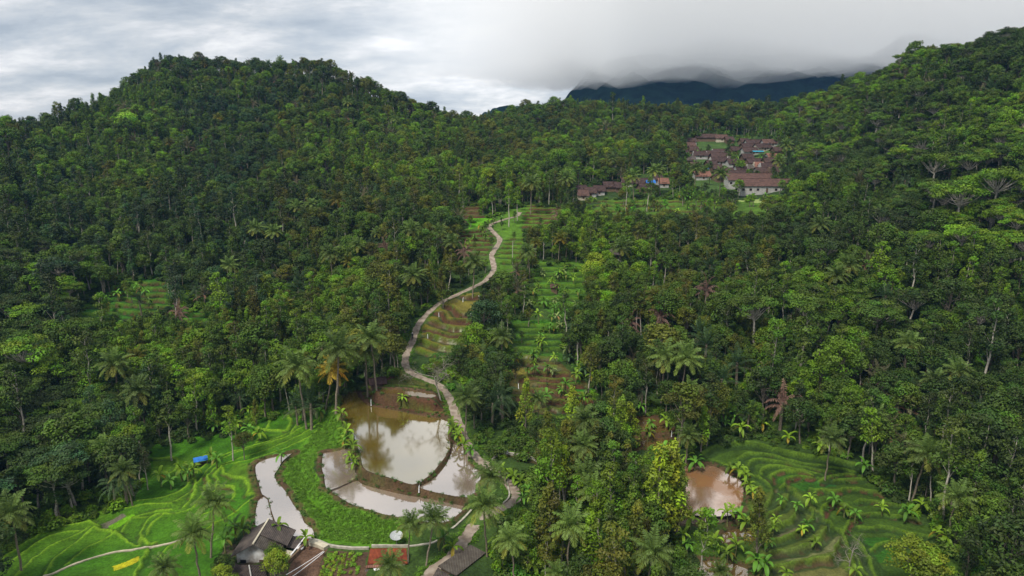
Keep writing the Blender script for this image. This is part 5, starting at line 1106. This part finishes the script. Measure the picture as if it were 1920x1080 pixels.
r = canopy('field shelter under a blue tarpaulin among bananas', 377, 872, 2.5, 2.1, BLUE, 1.7, .5); box('bench', (-.8, .8, .1, .5, .0, .4), FRAME, r)
# small brown hut by the strip pond
q = cast(708, 722); r = empty('farm_hut', tuple(q), math.radians(18), 'little brown hut with sagging tiled roof above the big pond', 'hut'); gable(r, 3.0, 2.2, 1.0, .7, R_DARK, W_WOOD, .5, False, 0)
q = cast(1039, 514 + 30); r = empty('farm_hut', tuple(q), 0, 'tiny dark red hut at the edge of the banana terraces', 'hut'); gable(r, 1.8, 1.6, 1.2, .6, R_RED, W_WOOD, .3, False, 0)

# ---- the white walled house at the bottom of the field
g0 = -61.0
H_root = empty('white_walled_house', (-36.6, 89, g0), 0, 'white walled house with grey two-level roof beside the long pale pond', 'house')
def hp(name, V_, F_, m): return poly(name, [(v[0] + 36.6, v[1] - 89, v[2] - g0) for v in V_], F_, m, H_root)
wv_ = [(-39.4,86.5,-63),(-33.7,86.5,-63),(-33.7,91.6,-63),(-39.4,91.6,-63),(-39.4,86.5,-58.75),(-33.7,86.5,-58.9),(-33.7,91.6,-58.9),(-39.4,91.6,-58.75),(-36.6,86.5,-57.25),(-36.6,91.6,-57.25)]
wall = hp('wall', wv_, [(0,1,5,8,4),(1,2,6,5),(2,3,7,9,6),(3,0,4,7),(4,8,9,7),(5,6,9,8)], W_DIRTY)
V_, F_ = slabv([(-40.1,85.8,-59.05),(-36.6,85.8,-57.0),(-36.6,92.1,-57.0),(-40.1,92.1,-59.05)], .08); roofs = hp('roof', V_, F_, R_GREY)
V_, F_ = slabv([(-36.6,85.8,-57.0),(-33.2,85.8,-58.95),(-33.2,88.6,-58.95),(-36.6,88.6,-57.0)], .08); hp('roof', V_, F_, R_GREY2)
V_, F_ = slabv([(-36.62,88.2,-56.86),(-32.6,88.2,-58.75),(-32.6,92.2,-58.75),(-36.62,92.2,-56.86)], .10); hp('roof', V_, F_, R_GREY)
hp('ridge_cap', boxv(-36.72, -36.48, 85.8, 92.2, -56.98, -56.83), BOXF, W_CREAM)
V_, F_ = slabv([(-33.0,88.6,-59.2),(-30.9,88.6,-59.7),(-30.9,91.4,-59.7),(-33.0,91.4,-59.2)], .07); hp('lean_to_roof', V_, F_, R_GREY)
V_, F_ = slabv([(-33.4,87.0,-59.5),(-31.9,87.0,-59.9),(-31.9,88.5,-59.9),(-33.4,88.5,-59.5)], .06); hp('lean_to_roof', V_, F_, W_CREAM)
V_, F_ = slabv([(-31.95,87.2,-59.55),(-31.75,87.2,-59.55),(-30.8,91.6,-59.3),(-31.0,91.6,-59.3)], .12); hp('edge_plank', V_, F_, WHITE)  # white plank along the edge of the lean-to
hp('door', boxv(-38.9, -38.1, 86.43, 86.52, -61.4, -59.9), BOXF, DARKM); wd_ = hp('window', boxv(-36.2, -35.2, 86.42, 86.52, -60.6, -59.9), BOXF, FRAME); 
hp('post', boxv(-31.3, -31.2, 89, 89.1, -62, -59.7), BOXF, TURQ)
box('green_bin', (-34.2, -33.7, 85.2, 85.7, -61.6, -60.9), TURQ); o = bpy.data.objects['green_bin']; o['label'] = 'small turquoise bin below the white house wall'; o['category'] = 'bin'
def basin(name, label, x_, y_, z_, r_, m, cat):
    g = G_(); tube(g, [(0, 0, 0), (0, 0, r_ * .5), (0, 0, r_ * .52), (0, 0, .05)], [r_ * .75, r_, r_ * .9, r_ * .7], 16); me_ = g.mesh(name, [m], True); o = put(name, me_, None, (x_, y_, z_)); o['label'] = label; o['category'] = cat
q = cast(553, 1020); basin('plastic_basin', 'orange plastic basin under the lean-to of the white house', -30.6, 90.2, float(hgt(-30.6, 90.2)) + .1 + .3, .42, ORANGE, 'basin'); basin('plastic_tub', 'white plastic tub beside the orange basin', -31.0, 88.9, float(hgt(-31.0, 88.9)) + .2, .5, WHITE, 'tub')

def px_slab(name, pts, zs, t, m, root): 
    c = [at_z(a, b, z_) for (a, b), z_ in zip(pts, zs)]; V_, F_ = slabv(c, t); return poly(name, V_, F_, m, root)
def under(name, pts, zs, m, root, inset=.12, zb=-63):
    c = np.array([at_z(a, b, z_) for (a, b), z_ in zip(pts, zs)]); ce = c.mean(0); c = c + (ce - c) * [inset, inset, 0]; c[:, 2] -= .15
    V_ = list(c) + [(q[0], q[1], zb) for q in c]; return poly(name, V_, [(0, 1, 2, 3), (0, 4, 5, 1), (1, 5, 6, 2), (2, 6, 7, 3), (3, 7, 4, 0)], m, root)
r = empty('grey_roofed_shed', (0, 0, 0), 0, 'long shed with weathered grey brown roof beside the lower road', 'shed')
A_ = [(882, 1021), (911, 1036), (856, 1079), (821, 1061)]; zs_ = (-57.6, -58.3, -58.5, -57.8)
px_slab('roof', A_, zs_, .14, R_GREY2, r); under('wall', A_, zs_, W_WOOD, r)
A_ = [(892, 1056), (917, 1078), (905, 1110), (860, 1085)]; px_slab('roof', A_, (-59.0, -59.3, -59.3, -59.0), .12, R_GREY, r); under('wall', A_, (-59.0, -59.3, -59.3, -59.0), W_WOOD, r)
A_ = [(821, 1064), (848, 1082), (835, 1112), (800, 1100)]; px_slab('roof', A_, (-58.6, -58.9, -59, -58.7), .12, R_GREY, r); under('wall', A_, (-58.6, -58.9, -59, -58.7), W_WOOD, r)
r = empty('red_tiled_house', (0, 0, 0), 0, 'small house with bright red tiled roof by the satellite dish', 'house')
A_ = [(694, 1028.5), (762, 1028), (764, 1056), (689, 1057)]; zs_ = (-57.8, -57.8, -58.9, -58.9); px_slab('roof', A_, zs_, .14, R_TILE, r); under('wall', A_, zs_, W_CREAM, r)
A_ = [(688, 1059), (716, 1059), (714, 1064), (685, 1064)]; px_slab('porch_roof', A_, (-59.1, -59.1, -59.3, -59.3), .08, R_TERRA, r)
A_ = [(685, 1067), (712, 1066), (712, 1095), (680, 1095)]; px_slab('porch_roof', A_, (-59.6,) * 2 + (-59.9,) * 2, .08, R_GREY, r); A_ = [(700, 1066), (712, 1064), (712, 1068), (702, 1070)]; px_slab('sheet', A_, (-59.45,) * 4, .04, WHITE, r)
r = empty('patched_roof_house', (0, 0, 0), 0, 'dark patched roof with pale ridge below the white house', 'house')
A_ = [(420, 1056), (467, 1060), (474, 1100), (410, 1100)]; zs_ = (-59.6, -58.6, -58.6, -59.6); px_slab('roof', A_, zs_, .12, R_DARKG, r); under('wall', A_, zs_, W_WOOD, r, .1)
A_ = [(467, 1060), (496, 1058), (502, 1090), (474, 1100)]; zs_ = (-58.6, -59.5, -59.5, -58.6); px_slab('roof', A_, zs_, .12, R_DARKG, r); under('wall', A_, zs_, W_WOOD, r, .1)
a_, b_ = at_z(467, 1060, -58.5), at_z(474, 1100, -58.5); g = G_(); tube(g, [a_, b_], [.09, .09], 6); put('ridge_cap', g.mesh('ridge_cap', [W_WHITE]), r)

# satellite dish
q = cast(744, 1021); r = empty('satellite_dish', tuple(q), .3, 'round pale grey mesh satellite dish beside the red tiled roof', 'satellite dish')
g = G_(); R_, nA, nR = .95, 28, 6; V_ = [(0, 0, 0)] + [(R_ * i / nR * math.cos(2 * math.pi * k / nA), R_ * i / nR * math.sin(2 * math.pi * k / nA), .28 * (i / nR) ** 2) for i in range(1, nR + 1) for k in range(nA)]
F_ = [(0, 1 + k, 1 + (k + 1) % nA) for k in range(nA)] + [(1 + (i - 1) * nA + k, 1 + i * nA + k, 1 + i * nA + (k + 1) % nA, 1 + (i - 1) * nA + (k + 1) % nA) for i in range(1, nR) for k in range(nA)]
M_DISH = simple('dish_mesh', (.42, .44, .43), .5, .25, 12)
d_ = poly('dish', V_, F_, M_DISH, r); d_.location = (0, 0, 1.3); d_.rotation_euler = (math.radians(14), 0, 0); md = d_.modifiers.new('thick', 'SOLIDIFY'); md.thickness = .03
g = G_(); tube(g, [(0, 0, -.5), (0, 0, 1.3)], [.06, .05], 8); put('mast', g.mesh('mast', [CONC]), r)
g = G_()
for k in range(3): a = k * 2.094; tube(g, [(R_ * .8 * math.cos(a), R_ * .8 * math.sin(a), 1.5), (0, -.18, 2.05)], [.015, .015], 4)
tube(g, [(0, -.18, 2.0), (0, -.18, 2.16)], [.08, .08], 8); put('feed', g.mesh('feed', [WHITE]), r)
# white poles over the yard
for i, (a, b, lab) in enumerate((((606, 1034), (536, 1078), 'upper of two long white poles slanting over the brown yard'), ((608, 1034.5), (545, 1083), 'lower of two long white poles slanting over the brown yard'))):
    p0, p1 = at_z(*a, -59.3), at_z(*b, -59.6 - i * .1); g = G_(); tube(g, bend(p0, p1, -.1, 6, .02), [.05] * 7, 6); o = put('white_pole', g.mesh('white_pole', [WHITE]), None); o['label'] = lab; o['category'] = 'pole'
    g = G_(); 
    for q_ in (p0, p1): tube(g, [(q_[0], q_[1], float(hgt(q_[0], q_[1])) - .3), (q_[0], q_[1], q_[2])], [.05, .05], 6)
    put('support', g.mesh('support', [FRAME]), o)
def wall_strip(name, pts, h_, th, m, lab, cat='wall', lift=0):
    L = catmull(cast_line(pts), 5); V_, F_ = [], []
    for i in range(len(L)):
        a, b = L[max(i - 1, 0)], L[min(i + 1, len(L) - 1)]; d = np.array([b[0] - a[0], b[1] - a[1]]); d /= np.linalg.norm(d) + 1e-9; nn = np.array([-d[1], d[0]]) * th / 2; z_ = float(hgt(L[i][0], L[i][1])) + lift
        for s in (-1, 1):
            for zz_ in (z_ - .6, z_ + h_): V_.append((L[i][0] + nn[0] * s, L[i][1] + nn[1] * s, zz_))
        if i: k_ = 4 * (i - 1); F_ += [(k_ + 1, k_ + 3, k_ + 7, k_ + 5), (k_, k_ + 1, k_ + 5, k_ + 4), (k_ + 3, k_ + 2, k_ + 6, k_ + 7)]
    k_ = 4 * (len(L) - 1); F_ += [(0, 2, 3, 1), (k_, k_ + 1, k_ + 3, k_ + 2)]
    o = poly(name, V_, F_, m); o['label'] = lab; o['category'] = cat; return o
wall_strip('low_wall', [(578, 1015), (600, 1018), (620, 1025), (650, 1029), (692, 1030)], .35, .32, CONC, 'long low pale wall between the bright grass and the garden')
wall_strip('retaining_wall', [(579, 1021), (598, 1024), (612, 1030)], .5, .9, W_CREAM, 'short cream wall at the head of the brown yard')
wall_strip('retaining_wall', [(573, 1025), (556, 1042), (541, 1056)], .6, .3, W_WOOD, 'dark mossy wall between white house and brown yard')
wall_strip('low_wall', [(697, 1026), (730, 1026), (765, 1026)], .4, .25, CONC, 'pale wall edge along the top of the red tiled roof')
wall_strip('irrigation_channel', [(765, 1025), (790, 1022), (812, 1018), (830, 1008), (850, 992), (870, 972), (884, 955)], .15, .3, CONC, 'narrow mossy water channel climbing below the crescent pond', 'channel')
wall_strip('irrigation_channel', [(922, 862), (935, 853), (955, 851), (985, 857), (1018, 868)], .2, .3, CONC, 'curved pale water channel east of the lower road', 'channel')
wall_strip('road_kerb', [(950, 905), (955, 925), (953, 935), (944, 944)], .3, .25, CONC, 'pale curved kerb at the lower bend of the road', 'kerb')
# utility pole, spouts, sacks
q = cast(961, 494); r = empty('utility_pole', tuple(q), 0, 'pale leaning utility pole beside the upper road', 'utility pole'); g = G_(); tube(g, [(0, 0, -.5), (0, 0, 4), (.1, 0, 7.5)], [.14, .12, .08], 8); put('shaft', g.mesh('shaft', [CONC]), r); box('crossarm', (-.7, .9, -.06, .06, 6.7, 6.85), FRAME, r)
M_FALL = simple('falling_water', (.8, .8, .8), .4, .15, 8, 0, .5)
for i, (a, b, h_, lab) in enumerate([(868.5, 566, 1.3, 'onto the highest flooded step'), (823, 594, 1.1, 'at the west end of the third flooded step'), (883, 595, 1.2, 'by the dark tree beside the flooded steps'), (885, 630, 1.0, 'at the east end of the fourth flooded step'), (891, 646, 2.0, 'east of the flooded steps, the tallest one'), (802, 634, 1.0, 'beside the road near the lowest flooded steps'), (898, 560, .9, 'at the upper right corner of the flooded steps'), (696, 760, 1.3, 'into the top of the big pond'), (786, 922, 1.0, 'out of the big pond through its brown dam'), (1259, 818, 1.1, 'between the brown puddles, the lower one'), (1248, 794, .9, 'between the brown puddles, the upper one'), (1065, 815, 1.1, 'in the overgrown hollow'), (972, 728, 1.0, 'beside the dark sugar palm')]):
    q = cast(a, b); r = empty('water_spout', tuple(q), random.uniform(-.3, .3), 'thin white water spout falling ' + lab, 'water spout', 'water spouts between the rice steps')
    g = G_(); P_ = [(0, .35, h_), (0, .1, h_ - .05), (0, -.1, h_ * .7), (0, -.2, h_ * .35), (0, -.25, 0)]; tube(g, P_, [.03, .05, .06, .08, .12], 6); put('water', g.mesh('water', [M_FALL], True), r); g = G_(); tube(g, [(0, 1.0, h_ + .1), (0, .3, h_)], [.06, .06], 6); put('pipe', g.mesh('pipe', [FRAME]), r)
for i, (a, b, lab) in enumerate(((946.5, 850, 'left one of two white sacks on the curved water channel'), (951, 851, 'right one of two white sacks on the curved water channel'))):
    q = cast(a, b); g = G_(); clumpv = [(0, 0, -.05), (0, 0, .12), (0, 0, .34), (.02, 0, .52), (.03, 0, .6)]; tube(g, clumpv, [.16, .24, .23, .11, .13], 10); o = put('sack', g.mesh('sack', [WHITE], True), None, tuple(q)); o['label'] = lab; o['category'] = 'sack'

# plants between the village houses
# motorcycle and rider on the road
q = cast(777, 637); k = 1.0
rd = roads[1][2]; j = int(np.argmin(((rd[:, :2] - q[:2]) ** 2).sum(1))); dv = rd[j + 1, :2] - rd[j, :2]; rz = math.atan2(-dv[0], dv[1]) + math.pi; mz = rd[j, 2] + .08
r = empty('motorcycle', (rd[j, 0] - .2, rd[j, 1], mz), rz, 'small dark motorcycle on the bend of the winding road', 'motorcycle')
M_BLK = simple('black_paint', (.015, .015, .018), .4, .2, 3, 0, .5)
for yy_ in (-.6, .62):
    g = G_(); P_ = [(0, yy_ + .28 * math.cos(t_), .3 + .28 * math.sin(t_)) for t_ in np.linspace(0, 2 * math.pi, 15)]; tube(g, P_, [.06] * 15, 6); w_ = put('wheel', g.mesh('wheel', [M_BLK]), r)
    g = G_(); tube(g, [(-.05, yy_, .3), (.05, yy_, .3)], [.2, .2], 12); put('rim', g.mesh('rim', [CONC]), w_)
g = G_(); tube(g, [(0, -.62, .62), (0, -.3, .6), (0, 0, .48), (0, .3, .62), (0, .45, .85)], [.06, .14, .17, .12, .06], 8); put('body', g.mesh('body', [M_BLK], True), r)
g = G_(); tube(g, [(0, -.65, .76), (0, -.3, .78), (0, .1, .74)], [.08, .13, .1], 8); put('seat', g.mesh('seat', [M_BLK], True), r)
g = G_(); tube(g, [(-.32, .38, 1.02), (0, .46, .96), (.32, .38, 1.02)], [.02, .03, .02], 6); tube(g, [(0, .62, .3), (0, .46, .96)], [.03, .03], 6); put('handlebar', g.mesh('handlebar', [CONC]), r)
def person(loc, rz):
    J = {'pelvis': (0, -.2, .86), 'spine': (0, -.16, 1.1), 'chest': (0, -.1, 1.3), 'neck': (0, -.07, 1.45), 'head': (0, -.04, 1.58), 'top': (0, -.05, 1.7)}
    for s, n_ in ((-1, 'l'), (1, 'r')): J.update({'sh' + n_: (.19 * s, -.1, 1.36), 'el' + n_: (.27 * s, .08, 1.14), 'wr' + n_: (.3 * s, .32, 1.06), 'hand' + n_: (.3 * s, .40, 1.05), 'hip' + n_: (.1 * s, -.18, .84), 'kn' + n_: (.2 * s, .2, .72), 'an' + n_: (.19 * s, .1, .3), 'toe' + n_: (.2 * s, .3, .24)})
    E_ = [('pelvis', 'spine'), ('spine', 'chest'), ('chest', 'neck'), ('neck', 'head'), ('head', 'top')]
    for n_ in 'lr': E_ += [('chest', 'sh' + n_), ('sh' + n_, 'el' + n_), ('el' + n_, 'wr' + n_), ('wr' + n_, 'hand' + n_), ('pelvis', 'hip' + n_), ('hip' + n_, 'kn' + n_), ('kn' + n_, 'an' + n_), ('an' + n_, 'toe' + n_)]
    rad = {'pelvis': .15, 'spine': .13, 'chest': .15, 'neck': .06, 'head': .10, 'top': .08, 'sh': .07, 'el': .045, 'wr': .03, 'hand': .035, 'hip': .1, 'kn': .065, 'an': .04, 'toe': .035}
    ks = list(J); me_ = bpy.data.meshes.new('person'); me_.from_pydata([J[k] for k in ks], [(ks.index(a), ks.index(b)) for a, b in E_], [])
    o = bpy.data.objects.new('person', me_); COL.objects.link(o); o.location = loc; o.rotation_euler = (0, 0, rz); sm = o.modifiers.new('skin', 'SKIN'); me_.skin_vertices  # noqa
    for i, k in enumerate(ks):
        rr_ = rad.get(k, rad.get(k[:-1], .05)); me_.skin_vertices[0].data[i].radius = (rr_, rr_)
    me_.skin_vertices[0].data[0].use_root = True; o.modifiers.new('smooth', 'SUBSURF').levels = 1; me_.materials.append(simple('dark_clothes', (.04, .045, .06), .9, .2, 4))
    return o
o = person((rd[j, 0] - .2, rd[j, 1], mz), rz); o['label'] = 'rider in dark clothes and white helmet sitting on the motorcycle'; o['category'] = 'person'
g = G_(); tube(g, [(0, -.05, 1.56), (0, -.05, 1.62), (0, -.05, 1.70), (0, -.05, 1.76)], [.14, .15, .12, .03], 12); put('helmet', g.mesh('helmet', [WHITE], True), o)

# garden shrubs
GB = [gen_bush(.42, 4, 40, .17).mesh('garden_shrub', [M_LEAF]) for _ in range(3)]
for row in range(7):
    for k in range(9):
        u, v = (row + .5) / 7, (k + .3) / 9; a = (618 + u * 62) * (1 - v) + (592 + u * 82) * v; b = 1039 + v * 44
        if u > .5 and random.random() < .5: continue
        q = cast(a + random.uniform(-2, 2), b)
        if q is None: continue
        o = put('garden_shrub', random.choice(GB), None, tuple(q), random.uniform(0, 6), random.uniform(.7, 1.25), COLOURS[random.choice(['yellowish green', 'lime green', 'bright green'])])
        o['label'] = 'low yellow green shrub in the planted garden left of the red tiled roof'; o['category'] = 'shrub'; o['group'] = 'shrubs in the planted garden'
haze()
